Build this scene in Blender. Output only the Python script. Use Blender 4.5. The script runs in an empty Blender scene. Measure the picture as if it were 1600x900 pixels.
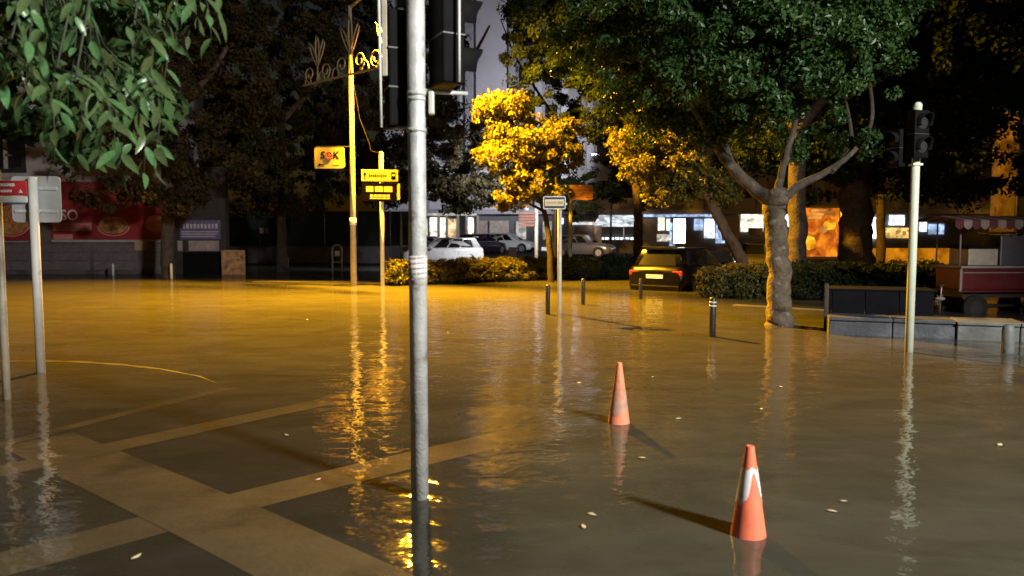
import bpy, bmesh, math, random
import numpy as np
from mathutils import Vector, Matrix
random.seed(7)
rng = np.random.default_rng(11)
R = math.radians
sc = bpy.context.scene
C = sc.collection
PI = math.pi

# ------------------------------------------------------------------ camera, world, exposure
F = 1155.0                                   # focal length in pixels of the 1600 px wide photograph
PITCH = R(3.86)
EYE = Vector((0, 0, 1.5))                    # z = 0 is the flood water level
cam_d = bpy.data.cameras.new('camera'); cam = bpy.data.objects.new('camera', cam_d); C.objects.link(cam)
cam.location = EYE; cam.rotation_euler = (PI/2 - PITCH, 0, 0)
cam_d.sensor_width = 36; cam_d.lens = 36*F/1600; cam_d.clip_end = 600; cam_d.clip_start = 0.05
cam_d.dof.use_dof = True; cam_d.dof.focus_distance = 9.0; cam_d.dof.aperture_fstop = 2.0
sc.camera = cam

world = bpy.data.worlds.new('World'); sc.world = world; world.use_nodes = True
wn = world.node_tree
bg = wn.nodes['Background']
sky = wn.nodes.new('ShaderNodeTexSky'); sky.sky_type = 'NISHITA'; sky.sun_disc = False
sky.sun_elevation = R(1.0); sky.sun_rotation = R(160)
wn.links.new(sky.outputs[0], bg.inputs[0]); bg.inputs[1].default_value = 0.014

sc.view_settings.view_transform = 'Standard'; sc.view_settings.look = 'None'
sc.view_settings.exposure = 0.0; sc.view_settings.gamma = 1.0
sc.view_settings.use_curve_mapping = False
sc.cycles.use_denoising = True
sc.cycles.sample_clamp_indirect = 4.0
sc.cycles.max_bounces = 6; sc.cycles.diffuse_bounces = 2; sc.cycles.glossy_bounces = 3
sc.cycles.transparent_max_bounces = 12
sc.cycles.caustics_reflective = False; sc.cycles.caustics_refractive = False

SODIUM = (1.0, 0.45, 0.014)
WHITE = (1.0, 0.97, 0.86)
POWER_SODIUM = 98000.0
POWER_SODIUM_SIDE = 60000.0
POWER_WHITE = 20500.0
POWER_FILL = 5500.0  # strength of the two added white lamps
POWER_SQUARE = 1700.0

# ------------------------------------------------------------------ helpers
def ray(px, py):
    u = (px-800)/F; v = (450-py)/F
    return Vector((u, math.cos(PITCH)+v*math.sin(PITCH), -math.sin(PITCH)+v*math.cos(PITCH)))
def at(px, py, Y):
    d = ray(px, py); return EYE + d*(Y/d.y)
def onz(px, py, z=0.0):
    d = ray(px, py); return EYE + d*((z-EYE.z)/d.z)
def ground_z(x, y):
    def ss(a, b, t):
        t = min(1, max(0, (t-a)/(b-a))); return t*t*(3-2*t)
    z = -0.10 - 0.14*ss(-2.0, 2.5, x)*ss(-3, 3, y) - 0.05*ss(6, 12, y)
    return z + (0.45 - z)*ss(33, 60, y)

def sock(n, name, val):
    if name in n.inputs: n.inputs[name].default_value = val
MATS = {}
def mat(name, col, rough=0.6, metal=0.0, var=0.15, scale=6.0, bump=0.0, bscale=40.0, emit=None, estr=0.0, coat=0.0, spec=0.5, rnd=0.0, dirt=None):
    if name in MATS: return MATS[name]
    m = bpy.data.materials.new(name); m.use_nodes = True
    nt = m.node_tree; n = nt.nodes; l = nt.links
    p = n['Principled BSDF']
    sock(p, 'Roughness', rough); sock(p, 'Metallic', metal); sock(p, 'Coat Weight', coat); sock(p, 'Specular IOR Level', spec)
    tc = n.new('ShaderNodeTexCoord')
    nz = n.new('ShaderNodeTexNoise'); nz.inputs['Scale'].default_value = scale; nz.inputs['Detail'].default_value = 5
    l.new(tc.outputs['Object'], nz.inputs['Vector'])
    mr = n.new('ShaderNodeMapRange'); mr.inputs[1].default_value = 0.3; mr.inputs[2].default_value = 0.7
    mr.inputs[3].default_value = 1-var; mr.inputs[4].default_value = 1+var
    l.new(nz.outputs[0], mr.inputs[0])
    mul = n.new('ShaderNodeVectorMath'); mul.operation = 'SCALE'; mul.inputs[0].default_value = col
    fac = mr.outputs[0]
    if rnd:
        oi = n.new('ShaderNodeObjectInfo'); r2 = n.new('ShaderNodeMapRange')
        r2.inputs[3].default_value = 1-rnd; r2.inputs[4].default_value = 1+rnd
        l.new(oi.outputs['Random'], r2.inputs[0])
        mm = n.new('ShaderNodeMath'); mm.operation = 'MULTIPLY'; l.new(fac, mm.inputs[0]); l.new(r2.outputs[0], mm.inputs[1]); fac = mm.outputs[0]
    l.new(fac, mul.inputs['Scale'])
    out = mul.outputs[0]
    if dirt:
        n2 = n.new('ShaderNodeTexNoise'); n2.inputs['Scale'].default_value = dirt[1]; n2.inputs['Detail'].default_value = 8
        l.new(tc.outputs['Object'], n2.inputs['Vector'])
        cr = n.new('ShaderNodeMapRange'); cr.inputs[1].default_value = dirt[2]; cr.inputs[2].default_value = dirt[2]+0.12
        l.new(n2.outputs[0], cr.inputs[0])
        mx = n.new('ShaderNodeMixRGB'); mx.inputs[2].default_value = (*dirt[0], 1)
        l.new(cr.outputs[0], mx.inputs[0]); l.new(out, mx.inputs[1]); out = mx.outputs[0]
    l.new(out, p.inputs['Base Color'])
    if bump:
        nb = n.new('ShaderNodeTexNoise'); nb.inputs['Scale'].default_value = bscale; nb.inputs['Detail'].default_value = 6
        l.new(tc.outputs['Object'], nb.inputs['Vector'])
        b = n.new('ShaderNodeBump'); b.inputs['Strength'].default_value = bump; b.inputs['Distance'].default_value = 0.03
        l.new(nb.outputs[0], b.inputs['Height']); l.new(b.outputs[0], p.inputs['Normal'])
    if emit:
        sock(p, 'Emission Color', (*emit, 1)); sock(p, 'Emission Strength', estr)
    MATS[name] = m
    return m

def leaf_mat(name, col, rough=0.45, rnd=0.0, transl=0.35, var=0.5, scale=1.3, spec=.35):
    if name in MATS: return MATS[name]
    m = bpy.data.materials.new(name); m.use_nodes = True
    nt = m.node_tree; n = nt.nodes; l = nt.links; p = n['Principled BSDF']
    sock(p, 'Roughness', rough); sock(p, 'Specular IOR Level', spec)
    tc = n.new('ShaderNodeTexCoord'); nz = n.new('ShaderNodeTexNoise'); nz.inputs['Scale'].default_value = scale; nz.inputs['Detail'].default_value = 8
    l.new(tc.outputs['Object'], nz.inputs['Vector'])
    rp = n.new('ShaderNodeValToRGB')
    rp.color_ramp.elements[0].position = 0.3; rp.color_ramp.elements[1].position = 0.7
    rp.color_ramp.elements[0].color = (*[c*(1-var) for c in col], 1)
    rp.color_ramp.elements[1].color = (col[0]*(1+var*0.9), col[1]*(1+var*0.7), col[2]*(1+var*0.3), 1)
    l.new(nz.outputs[0], rp.inputs[0]); out = rp.outputs[0]
    if rnd:
        oi = n.new('ShaderNodeObjectInfo'); hs = n.new('ShaderNodeHueSaturation')
        r2 = n.new('ShaderNodeMapRange'); r2.inputs[3].default_value = 1-rnd; r2.inputs[4].default_value = 1+rnd
        r3 = n.new('ShaderNodeMapRange'); r3.inputs[3].default_value = 0.44; r3.inputs[4].default_value = 0.54
        l.new(oi.outputs['Random'], r2.inputs[0]); l.new(oi.outputs['Random'], r3.inputs[0])
        l.new(r2.outputs[0], hs.inputs['Value']); l.new(r3.outputs[0], hs.inputs['Hue']); l.new(out, hs.inputs['Color']); out = hs.outputs[0]
    l.new(out, p.inputs['Base Color'])
    tr = n.new('ShaderNodeBsdfTranslucent'); l.new(out, tr.inputs[0])
    mx = n.new('ShaderNodeMixShader'); mx.inputs[0].default_value = transl
    l.new(p.outputs[0], mx.inputs[1]); l.new(tr.outputs[0], mx.inputs[2]); l.new(mx.outputs[0], n['Material Output'].inputs[0])
    MATS[name] = m
    return m

def thing(name, label, cat, loc=(0, 0, 0), rotz=0.0, group=None):
    o = bpy.data.objects.new(name, None); C.objects.link(o)
    o.location = loc; o.rotation_euler = (0, 0, rotz); o.empty_display_size = 0.1
    o['label'] = label; o['category'] = cat
    if group: o['group'] = group
    return o
def tag(o, label, cat, group=None):
    o['label'] = label; o['category'] = cat
    if group: o['group'] = group
    return o
def copy_tree(o, parent=None):
    c = o.copy(); C.objects.link(c); c.parent = parent
    for ch in o.children: copy_tree(ch, c)
    return c

class MB:
    def __init__(s): s.v = []; s.f = []; s.sm = []
    def add(s, vs, fs, smooth=False):
        b = len(s.v); s.v += [tuple(v) for v in vs]
        s.f += [tuple(i+b for i in f) for f in fs]; s.sm += [smooth]*len(fs); return s
    def box(s, c, d, rz=0.0, bev=0.0):
        x, y, z = d[0]/2, d[1]/2, d[2]/2
        if bev > 0:
            bm = bmesh.new(); bmesh.ops.create_cube(bm, size=1)
            for v in bm.verts: v.co = Vector((v.co.x*2*x, v.co.y*2*y, v.co.z*2*z))
            bmesh.ops.bevel(bm, geom=list(bm.edges), offset=bev, segments=2, profile=0.5, affect='EDGES')
            bm.verts.index_update()
            vs = [v.co.copy() for v in bm.verts]; fs = [[v.index for v in f.verts] for f in bm.faces]; bm.free()
        else:
            vs = [Vector((a*x, b*y, cc*z)) for cc in (-1, 1) for a, b in ((-1, -1), (1, -1), (1, 1), (-1, 1))]
            fs = [(3, 2, 1, 0), (4, 5, 6, 7), (0, 1, 5, 4), (1, 2, 6, 5), (2, 3, 7, 6), (3, 0, 4, 7)]
        m = Matrix.Rotation(rz, 3, 'Z')
        return s.add([m @ v + Vector(c) for v in vs], fs)
    def tube(s, pts, rad, n=10, smooth=True, cap=True):
        pts = [Vector(p) for p in pts]
        if not hasattr(rad, '__len__'): rad = [rad]*len(pts)
        vs = []; fs = []; ref = None
        for i, p in enumerate(pts):
            t = (pts[min(i+1, len(pts)-1)] - pts[max(i-1, 0)]).normalized()
            if ref is None:
                ref = Vector((1, 0, 0)) if abs(t.x) < 0.8 else Vector((0, 1, 0))
            a = (ref - t*ref.dot(t)).normalized(); b = t.cross(a); ref = a
            for k in range(n):
                th = 2*PI*k/n; vs.append(p + (a*math.cos(th)+b*math.sin(th))*rad[i])
        for i in range(len(pts)-1):
            for k in range(n):
                k2 = (k+1) % n
                fs.append((i*n+k, i*n+k2, (i+1)*n+k2, (i+1)*n+k))
        s.add(vs, fs, smooth)
        if cap:
            b = len(s.v)-len(vs); e = b+(len(pts)-1)*n
            s.f += [tuple(b+k for k in reversed(range(n))), tuple(e+k for k in range(n))]; s.sm += [False, False]
        return s
    def cyl(s, a, b, r, r2=None, n=14): return s.tube([a, b], [r, r if r2 is None else r2], n)
    def lathe(s, prof, c=(0, 0, 0), n=24, smooth=True):
        vs = []; fs = []; c = Vector(c)
        for r, z in prof:
            for k in range(n):
                th = 2*PI*k/n; vs.append(c + Vector((r*math.cos(th), r*math.sin(th), z)))
        for i in range(len(prof)-1):
            for k in range(n):
                k2 = (k+1) % n; fs.append((i*n+k, i*n+k2, (i+1)*n+k2, (i+1)*n+k))
        fs.append(tuple(reversed(range(n)))); fs.append(tuple((len(prof)-1)*n+k for k in range(n)))
        return s.add(vs, fs, smooth)
    def ball(s, c, r, n=10, m=7, sq=(1, 1, 1)):
        prof = [(max(1e-3, math.sin(PI*i/m))*1.0, -math.cos(PI*i/m)) for i in range(m+1)]
        vs = []; fs = []
        for rr, z in prof:
            for k in range(n):
                th = 2*PI*k/n; vs.append(Vector(c)+Vector((r*rr*math.cos(th)*sq[0], r*rr*math.sin(th)*sq[1], r*z*sq[2])))
        for i in range(m):
            for k in range(n):
                k2 = (k+1) % n; fs.append((i*n+k, i*n+k2, (i+1)*n+k2, (i+1)*n+k))
        return s.add(vs, fs, True)
    def quad(s, a, b, c, d): return s.add([a, b, c, d], [(0, 1, 2, 3)])
    def slab(s, a, b, c, d, nrm, th):
        nrm = Vector(nrm).normalized()*th
        q = [Vector(p) for p in (a, b, c, d)]
        return s.add(q+[p+nrm for p in q], [(3, 2, 1, 0), (4, 5, 6, 7), (0, 1, 5, 4), (1, 2, 6, 5), (2, 3, 7, 6), (3, 0, 4, 7)])
    def prism(s, poly, y0, y1):            # polygon in x,z extruded along y
        n = len(poly)
        vs = [Vector((x, y0, z)) for x, z in poly]+[Vector((x, y1, z)) for x, z in poly]
        fs = [tuple(range(n)), tuple(reversed(range(n, 2*n)))]+[(i, n+i, n+(i+1) % n, (i+1) % n) for i in range(n)]
        return s.add(vs, fs)
    def build(s, name, m, parent=None, fix=True):
        me = bpy.data.meshes.new(name); me.from_pydata([tuple(v) for v in s.v], [], s.f)
        me.polygons.foreach_set('use_smooth', s.sm)
        if fix:
            bm = bmesh.new(); bm.from_mesh(me); bmesh.ops.recalc_face_normals(bm, faces=list(bm.faces)); bm.to_mesh(me); bm.free()
        me.materials.append(m); me.update()
        o = bpy.data.objects.new(name, me); C.objects.link(o); o.parent = parent
        return o

def rrect(w, h, r, n=5):                   # rounded rectangle outline, centred, as x,z
    out = []
    for cx, cz, a0 in ((w/2-r, h/2-r, 0), (-w/2+r, h/2-r, 90), (-w/2+r, -h/2+r, 180), (w/2-r, -h/2+r, 270)):
        for k in range(n+1):
            a = R(a0+90*k/n); out.append((cx+r*math.cos(a), cz+r*math.sin(a)))
    return out
def shift(poly, dx, dz): return [(x+dx, z+dz) for x, z in poly]

def text_part(name, body, size, m, parent, loc, extr=0.003, sx=1.0, rx=PI/2, rz=0.0, align='CENTER', shear=0.0):
    cu = bpy.data.curves.new(name, 'FONT'); cu.body = body; cu.size = size; cu.extrude = extr; cu.align_x = align; cu.align_y = 'CENTER'; cu.resolution_u = 3; cu.shear = shear; cu.offset = size*0.012
    t = bpy.data.objects.new(name, cu); C.objects.link(t)
    dg = bpy.context.evaluated_depsgraph_get(); me = bpy.data.meshes.new_from_object(t.evaluated_get(dg))
    bpy.data.objects.remove(t); bpy.data.curves.remove(cu)
    M = Matrix.Translation(loc) @ Matrix.Rotation(rz, 4, 'Z') @ Matrix.Rotation(rx, 4, 'X') @ Matrix.Diagonal((sx, 1, 1, 1))
    me.transform(M); me.materials.clear(); me.materials.append(m)
    o = bpy.data.objects.new(name, me); C.objects.link(o); o.parent = parent
    return o

def struct(o): o['kind'] = 'structure'; return o
def grid_mesh(name, xs, ys, zf, m):
    vs = [(x, y, zf(x, y)) for y in ys for x in xs]; nx = len(xs)
    fs = [(j*nx+i, j*nx+i+1, (j+1)*nx+i+1, (j+1)*nx+i) for j in range(len(ys)-1) for i in range(nx-1)]
    me = bpy.data.meshes.new(name); me.from_pydata(vs, [], fs); me.materials.append(m)
    me.polygons.foreach_set('use_smooth', [True]*len(fs))
    o = bpy.data.objects.new(name, me); C.objects.link(o); return o

# ------------------------------------------------------------------ materials of the setting
def paving_material():
    m = bpy.data.materials.new('dark_wet_paving'); m.use_nodes = True; nt = m.node_tree; n = nt.nodes; l = nt.links; p = n['Principled BSDF']
    tc = n.new('ShaderNodeTexCoord'); nz = n.new('ShaderNodeTexNoise'); nz.inputs['Scale'].default_value = 3; nz.inputs['Detail'].default_value = 9
    l.new(tc.outputs['Object'], nz.inputs['Vector'])
    rp = n.new('ShaderNodeValToRGB'); rp.color_ramp.elements[0].position = .3; rp.color_ramp.elements[1].position = .75
    rp.color_ramp.elements[0].color = (.022, .021, .02, 1); rp.color_ramp.elements[1].color = (.05, .047, .043, 1)
    l.new(nz.outputs[0], rp.inputs[0]); l.new(rp.outputs[0], p.inputs['Base Color']); p.inputs['Roughness'].default_value = .85; sock(p, 'Specular IOR Level', .12)
    b = n.new('ShaderNodeBump'); b.inputs['Strength'].default_value = .25; b.inputs['Distance'].default_value = .02
    n2 = n.new('ShaderNodeTexNoise'); n2.inputs['Scale'].default_value = 30; l.new(tc.outputs['Object'], n2.inputs['Vector'])
    l.new(n2.outputs[0], b.inputs['Height']); l.new(b.outputs[0], p.inputs['Normal'])
    return m

def water_material():
    m = bpy.data.materials.new('muddy_flood_water'); m.use_nodes = True; nt = m.node_tree; n = nt.nodes; l = nt.links
    n.remove(n['Principled BSDF'])
    tc = n.new('ShaderNodeTexCoord')
    def noise(scale, detail, sx=1, sy=1, rough=.5, dist=0.0, loc=(0, 0, 0)):
        mp = n.new('ShaderNodeMapping'); mp.inputs['Scale'].default_value = (sx, sy, 1); mp.inputs['Location'].default_value = loc
        l.new(tc.outputs['Object'], mp.inputs[0])
        t = n.new('ShaderNodeTexNoise'); t.inputs['Scale'].default_value = scale; t.inputs['Detail'].default_value = detail
        t.inputs['Roughness'].default_value = rough; t.inputs['Distortion'].default_value = dist
        l.new(mp.outputs[0], t.inputs['Vector']); return t.outputs[0]
    def math_(op, a, b=None, clamp=False):
        q = n.new('ShaderNodeMath'); q.operation = op; q.use_clamp = clamp
        for i, x in enumerate((a, b)):
            if x is None: continue
            if isinstance(x, (int, float)): q.inputs[i].default_value = x
            else: l.new(x, q.inputs[i])
        return q.outputs[0]
    def rng_(x, a, b, c, d):
        q = n.new('ShaderNodeMapRange'); q.interpolation_type = 'SMOOTHSTEP'
        for i, val in enumerate((a, b, c, d)): q.inputs[1+i].default_value = val
        l.new(x, q.inputs[0]); return q.outputs[0]
    # ripples: long swell, wind ripples and fine chop, uneven in strength over the surface
    h1 = noise(0.9, 2, 1, 1.6); h2 = noise(4.5, 3, 1, 1.5, .5, .4); h3 = noise(15, 2, 1, 1.4, .5, .3, (5, 3, 0))
    patch = rng_(noise(0.35, 2, 1, 1, .5, 0, (9, 1, 0)), .35, .65, .35, 1.0)
    hh = math_('ADD', math_('ADD', math_('MULTIPLY', h1, 1.1), math_('MULTIPLY', h2, .34)), math_('MULTIPLY', math_('MULTIPLY', h3, .06), patch))
    bp = n.new('ShaderNodeBump'); bp.inputs['Strength'].default_value = .42; bp.inputs['Distance'].default_value = .045
    l.new(hh, bp.inputs['Height'])
    # silt: water is shallow and clear over the raised paving at the near left, deep and thick elsewhere
    sep = n.new('ShaderNodeSeparateXYZ'); l.new(tc.outputs['Object'], sep.inputs[0])
    mx_ = rng_(math_('ADD', sep.outputs[0], math_('MULTIPLY', noise(1.2, 3), 1.2)), 0.0, 1.05, 0, 1)
    my_ = rng_(sep.outputs[1], 4.6, 9.5, 0, 1)
    thick = math_('MAXIMUM', mx_, my_)
    murk = math_('ADD', math_('MULTIPLY', thick, .49), .47)
    murk = math_('ADD', murk, math_('MULTIPLY', math_('SUBTRACT', noise(2.2, 4, 1, 1, .6, .8), .5), .34), True)
    col = n.new('ShaderNodeValToRGB'); col.color_ramp.elements[0].position = .3; col.color_ramp.elements[1].position = .72
    col.color_ramp.elements[0].color = (.052, .051, .037, 1); col.color_ramp.elements[1].color = (.080, .080, .062, 1)
    l.new(noise(0.8, 6, 1, 2.2, .6, 1.0, (2, 7, 0)), col.inputs[0])
    dif = n.new('ShaderNodeBsdfDiffuse'); l.new(col.outputs[0], dif.inputs[0])
    tr = n.new('ShaderNodeBsdfTransparent'); tr.inputs[0].default_value = (.86, .82, .70, 1)
    mix1 = n.new('ShaderNodeMixShader'); l.new(murk, mix1.inputs[0]); l.new(tr.outputs[0], mix1.inputs[1]); l.new(dif.outputs[0], mix1.inputs[2])
    gl = n.new('ShaderNodeBsdfGlossy'); gl.inputs['Roughness'].default_value = .045; gl.inputs[0].default_value = (.95, .95, .95, 1); l.new(bp.outputs[0], gl.inputs['Normal'])
    fr = n.new('ShaderNodeFresnel'); fr.inputs[0].default_value = 1.33; l.new(bp.outputs[0], fr.inputs['Normal'])
    fac = math_('MINIMUM', fr.outputs[0], .46)
    mix2 = n.new('ShaderNodeMixShader'); l.new(fac, mix2.inputs[0]); l.new(mix1.outputs[0], mix2.inputs[1]); l.new(gl.outputs[0], mix2.inputs[2])
    l.new(mix2.outputs[0], n['Material Output'].inputs[0])
    return m

xs = [-150, -80, -50] + list(np.linspace(-30, -9, 22)) + list(np.linspace(-8, 8, 65)) + list(np.linspace(9, 30, 22)) + [50, 80, 150]
ys = [-60, -30, -12, -8, -5, -3] + list(np.linspace(-2, 12, 57)) + list(np.linspace(13, 64, 52)) + [80, 120, 200, 400]
struct(grid_mesh('ground', xs, ys, ground_z, paving_material()))
struct(grid_mesh('flood_water', [-60, 60], [-40, 56], lambda x, y: 0.0, water_material()))

# light stone bands let into the dark paving under the shallow water
stone_band = mat('pale_stone_band', (.42, .37, .27), .6, var=.25, scale=3, bump=.2, bscale=25, dirt=((.13, .115, .085), 1.6, .55))
def band(name, pts, w, z=None):
    P = [Vector((p[0], p[1], 0)) for p in pts]; mb = MB(); vs = []
    for i, p in enumerate(P):
        t = (P[min(i+1, len(P)-1)]-P[max(i-1, 0)]).normalized(); s_ = Vector((-t.y, t.x, 0))*w/2
        for q in (p-s_, p-s_*.33, p+s_*.33, p+s_): vs.append(Vector((q.x, q.y, ground_z(q.x, q.y)+0.004+(z or 0))))
    mb.add(vs, [(4*i+k, 4*i+k+1, 4*i+k+5, 4*i+k+4) for i in range(len(P)-1) for k in range(3)])
    o = mb.build(name, stone_band); struct(o); return o
def dens(a, b, n=12): n *= 3; return [a.lerp(b, i/(n-1)) for i in range(n)]
A = lambda px, py: onz(px, py, -0.1)
band('paving_band', dens(A(-260, 952), A(1000, 619), 30), .34)
band('paving_band', dens(A(60, 688), A(760, 1000), 18), .52, .004)
band('paving_band', dens(A(-200, 782), A(520, 626), 16), .28, .008)
band('paving_band', dens(A(-120, 728), A(360, 606), 14), .14, .010)
arc = [A(px, py) for px, py in ((-160, 584), (-60, 579), (40, 577), (120, 578), (190, 583), (250, 590), (310, 602), (350, 618))]
ka = band('kerb_arc', [arc[i].lerp(arc[i+1], k/5) for i in range(len(arc)-1) for k in range(5)], .13)
nk = len(ka.data.vertices)//4
for i in range(nk):                      # the crest thins out and dips under at its end
    q4_ = [ka.data.vertices[i*4+k] for k in range(4)]; mid = (q4_[0].co+q4_[3].co)/2
    f_ = min(1, (nk-1-i)/(nk*.45))*(.75+.25*math.sin(i*1.7))
    for v in q4_: v.co = mid+(v.co-mid)*max(.02, f_); v.co.z = .0025
ka.data.materials[0] = mat('wet_kerb_crest', (.062, .056, .042), .5, var=.3, scale=5, dirt=((.045, .040, .030), 4, .48))
# kerbs that just break the surface
kerb_m = mat('worn_kerb_stone', (.11, .10, .085), .6, var=.2, bump=.2)
def kerb(name, a, b, w, top):
    a = Vector(a); b = Vector(b); d = (b-a); mb = MB(); L = d.length; n = max(1, int(L/1.0)); t = d.normalized(); rz = math.atan2(t.y, t.x)
    o0 = None
    for i in range(n):
        c = a + t*((i+.5)*L/n)
        q = MB().box((c.x, c.y, top-0.25), (L/n-0.012, w, .5), rz, .012)
        o = q.build('kerb_stone' if i else name, kerb_m, o0)
        if i == 0: o0 = struct(o)
kerb('kerb', (5.0, 16.6, 0), (9.2, 13.2, 0), .2, .012)
kerb('kerb', (-9, 25.6, 0), (-3.6, 25.7, 0), .22, .008)

# ------------------------------------------------------------------ materials of things
galv = mat('galvanised_steel', (.60, .62, .64), .42, .3, var=.22, scale=14, bump=.15, bscale=60, dirt=((.30, .29, .27), 9, .6))
galv_pale = mat('pale_painted_steel', (.62, .63, .60), .5, .1, var=.15, scale=9, dirt=((.36, .33, .27), 6, .62))
pole_paint = mat('cream_painted_pole', (.34, .31, .25), .5, .1, var=.2, scale=8, dirt=((.24, .17, .10), 5, .62))
black_paint = mat('black_paint', (.018, .018, .02), .45, .0, var=.3, bump=.1)
black_plastic = mat('black_plastic', (.007, .007, .008), .75, var=.25, bump=.1, bscale=80, spec=.06)
dark_steel = mat('dark_steel', (.05, .05, .055), .5, .4)
white_p = mat('white_paint', (.72, .72, .70), .5, var=.1, dirt=((.42, .40, .36), 7, .62))
red_p = mat('red_sign_paint', (.50, .035, .035), .5, var=.15)
red_dark = mat('dark_red_paint', (.12, .010, .014), .45, var=.25, coat=.3)
glass_dark = mat('dark_glass', (.012, .013, .016), .06, spec=.8)
lens_dark = mat('unlit_signal_lens', (.03, .03, .035), .15)
rubber = mat('tyre_rubber', (.015, .015, .015), .8)
alloy = mat('wheel_alloy', (.45, .46, .48), .35, .7)
wood_m = mat('brown_wood', (.12, .065, .035), .6, var=.3)

def emis(name, col, strength): return mat(name, tuple(min(.8, c) for c in col), .5, emit=col, estr=strength, var=.02)

def add_light(parent, kind, loc, power, col, size=.15, spot=None, aim=None, blend=.5, wide=1.0):
    ld = bpy.data.lights.new('lamp_light', kind); ld.energy = power; ld.color = col; ld.shadow_soft_size = size
    o = bpy.data.objects.new('lamp_light', ld); C.objects.link(o); o.parent = parent; o.location = loc
    if spot: ld.spot_size = spot; ld.spot_blend = blend
    if aim is not None: o.rotation_euler = (Vector(aim)).to_track_quat('-Z', 'Y').to_euler(); o.scale = (wide, 1, 1)
    return o

def lamp_post(label, base, h, arms, col, lens_str, pole_m, r0=.09, group=None):
    """arms: list of (dx, dy, dz, [(power, spot, aim, blend)])"""
    t = thing('street_lamp', label, 'street lamp', base, 0, group)
    MB().tube([(0, 0, -.3), (0, 0, h*.45), (0, 0, h)], [r0, r0*.85, r0*.6], 16).build('pole', pole_m, t)
    le = emis('lamp_lens_%d_%d_%d' % tuple(int(c*99) for c in col), col, lens_str)
    for dx, dy, dz, lights in arms:
        MB().tube([(0, 0, h-.05), (dx*.35, dy*.35, h+dz*.8), (dx, dy, h+dz)], r0*.5, 10).build('arm', pole_m, t)
        d = Vector((dx, dy, 0)).normalized(); rz = math.atan2(d.y, d.x); c = Vector((dx, dy, h+dz)) + d*.3
        hd = MB().box(c, (.75, .26, .12), rz, .04).build('lamp_head', dark_steel, t)
        MB().box(c-Vector((0, 0, .075)), (.5, .2, .03), rz, .008).build('lens', le, hd)
        for pw, spot, aim, bl, *wide in lights:
            add_light(hd, 'SPOT', c-Vector((0, 0, .16)), pw, col, .2 if col == SODIUM else .7, spot, aim, bl, *wide)
    return t

# ---- street lamps, two of them added (their light makes the picture)
yb = at(553, 447, 23.0)
yellow_base = (yb.x, 23.0, ground_z(yb.x, 23.0))
lamp_a = lamp_post('tall slim lamp post carrying the iron tulip ornament and yellow shop sign', yellow_base, 8.7,
          [(1.75, -1.1, .3, [(POWER_SODIUM, R(84), (-.21, -.37, -.91), .62, 2.1), (POWER_SODIUM_SIDE, R(102), (.79, .46, -.42), .6)])],
          SODIUM, 22.0, pole_paint, .1)
lamp_post('white street lamp behind the viewer by the cones', (10.9, -6.0, -.25), 8.0,
          [(-.5, .5, .2, [(POWER_WHITE, R(88), (-14.2, 15.0, -7.2), .6)])], WHITE, 40.0, galv, .09)
lamp_post('added white lamp post brightening the far parked cars', (2.0, 34.0, -.12), 6.3,
          [(-.8, .5, .2, [(POWER_FILL, R(118), (-.35, .75, -.75), .5)])], (.92, .95, 1.0), 20.0, dark_steel, .08)  # added lamp hidden among the trees, whitens the far cars
lamp_post('added white lamp post near the stall canopy brightening the lilac block', (7.0, 52.5, .3), 7.0,
          [(-.8, .3, .2, [(POWER_FILL*1.3, R(105), (-.62, .72, .28), .6)])], (.90, .92, 1.0), 6.0, dark_steel, .08)  # added lamp, aimed upward only to brighten the pale facade
lb = at(1590, 300, 33.0)
lamp_post('street lamp with dark pole near the orange lit wall', (lb.x, 33.0, 0), 7.2,
          [(-.9, 1.6, .2, [(POWER_SQUARE, R(165), (-.1, .5, -1), .5)])], SODIUM, 20.0, black_paint, .1)

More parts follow.
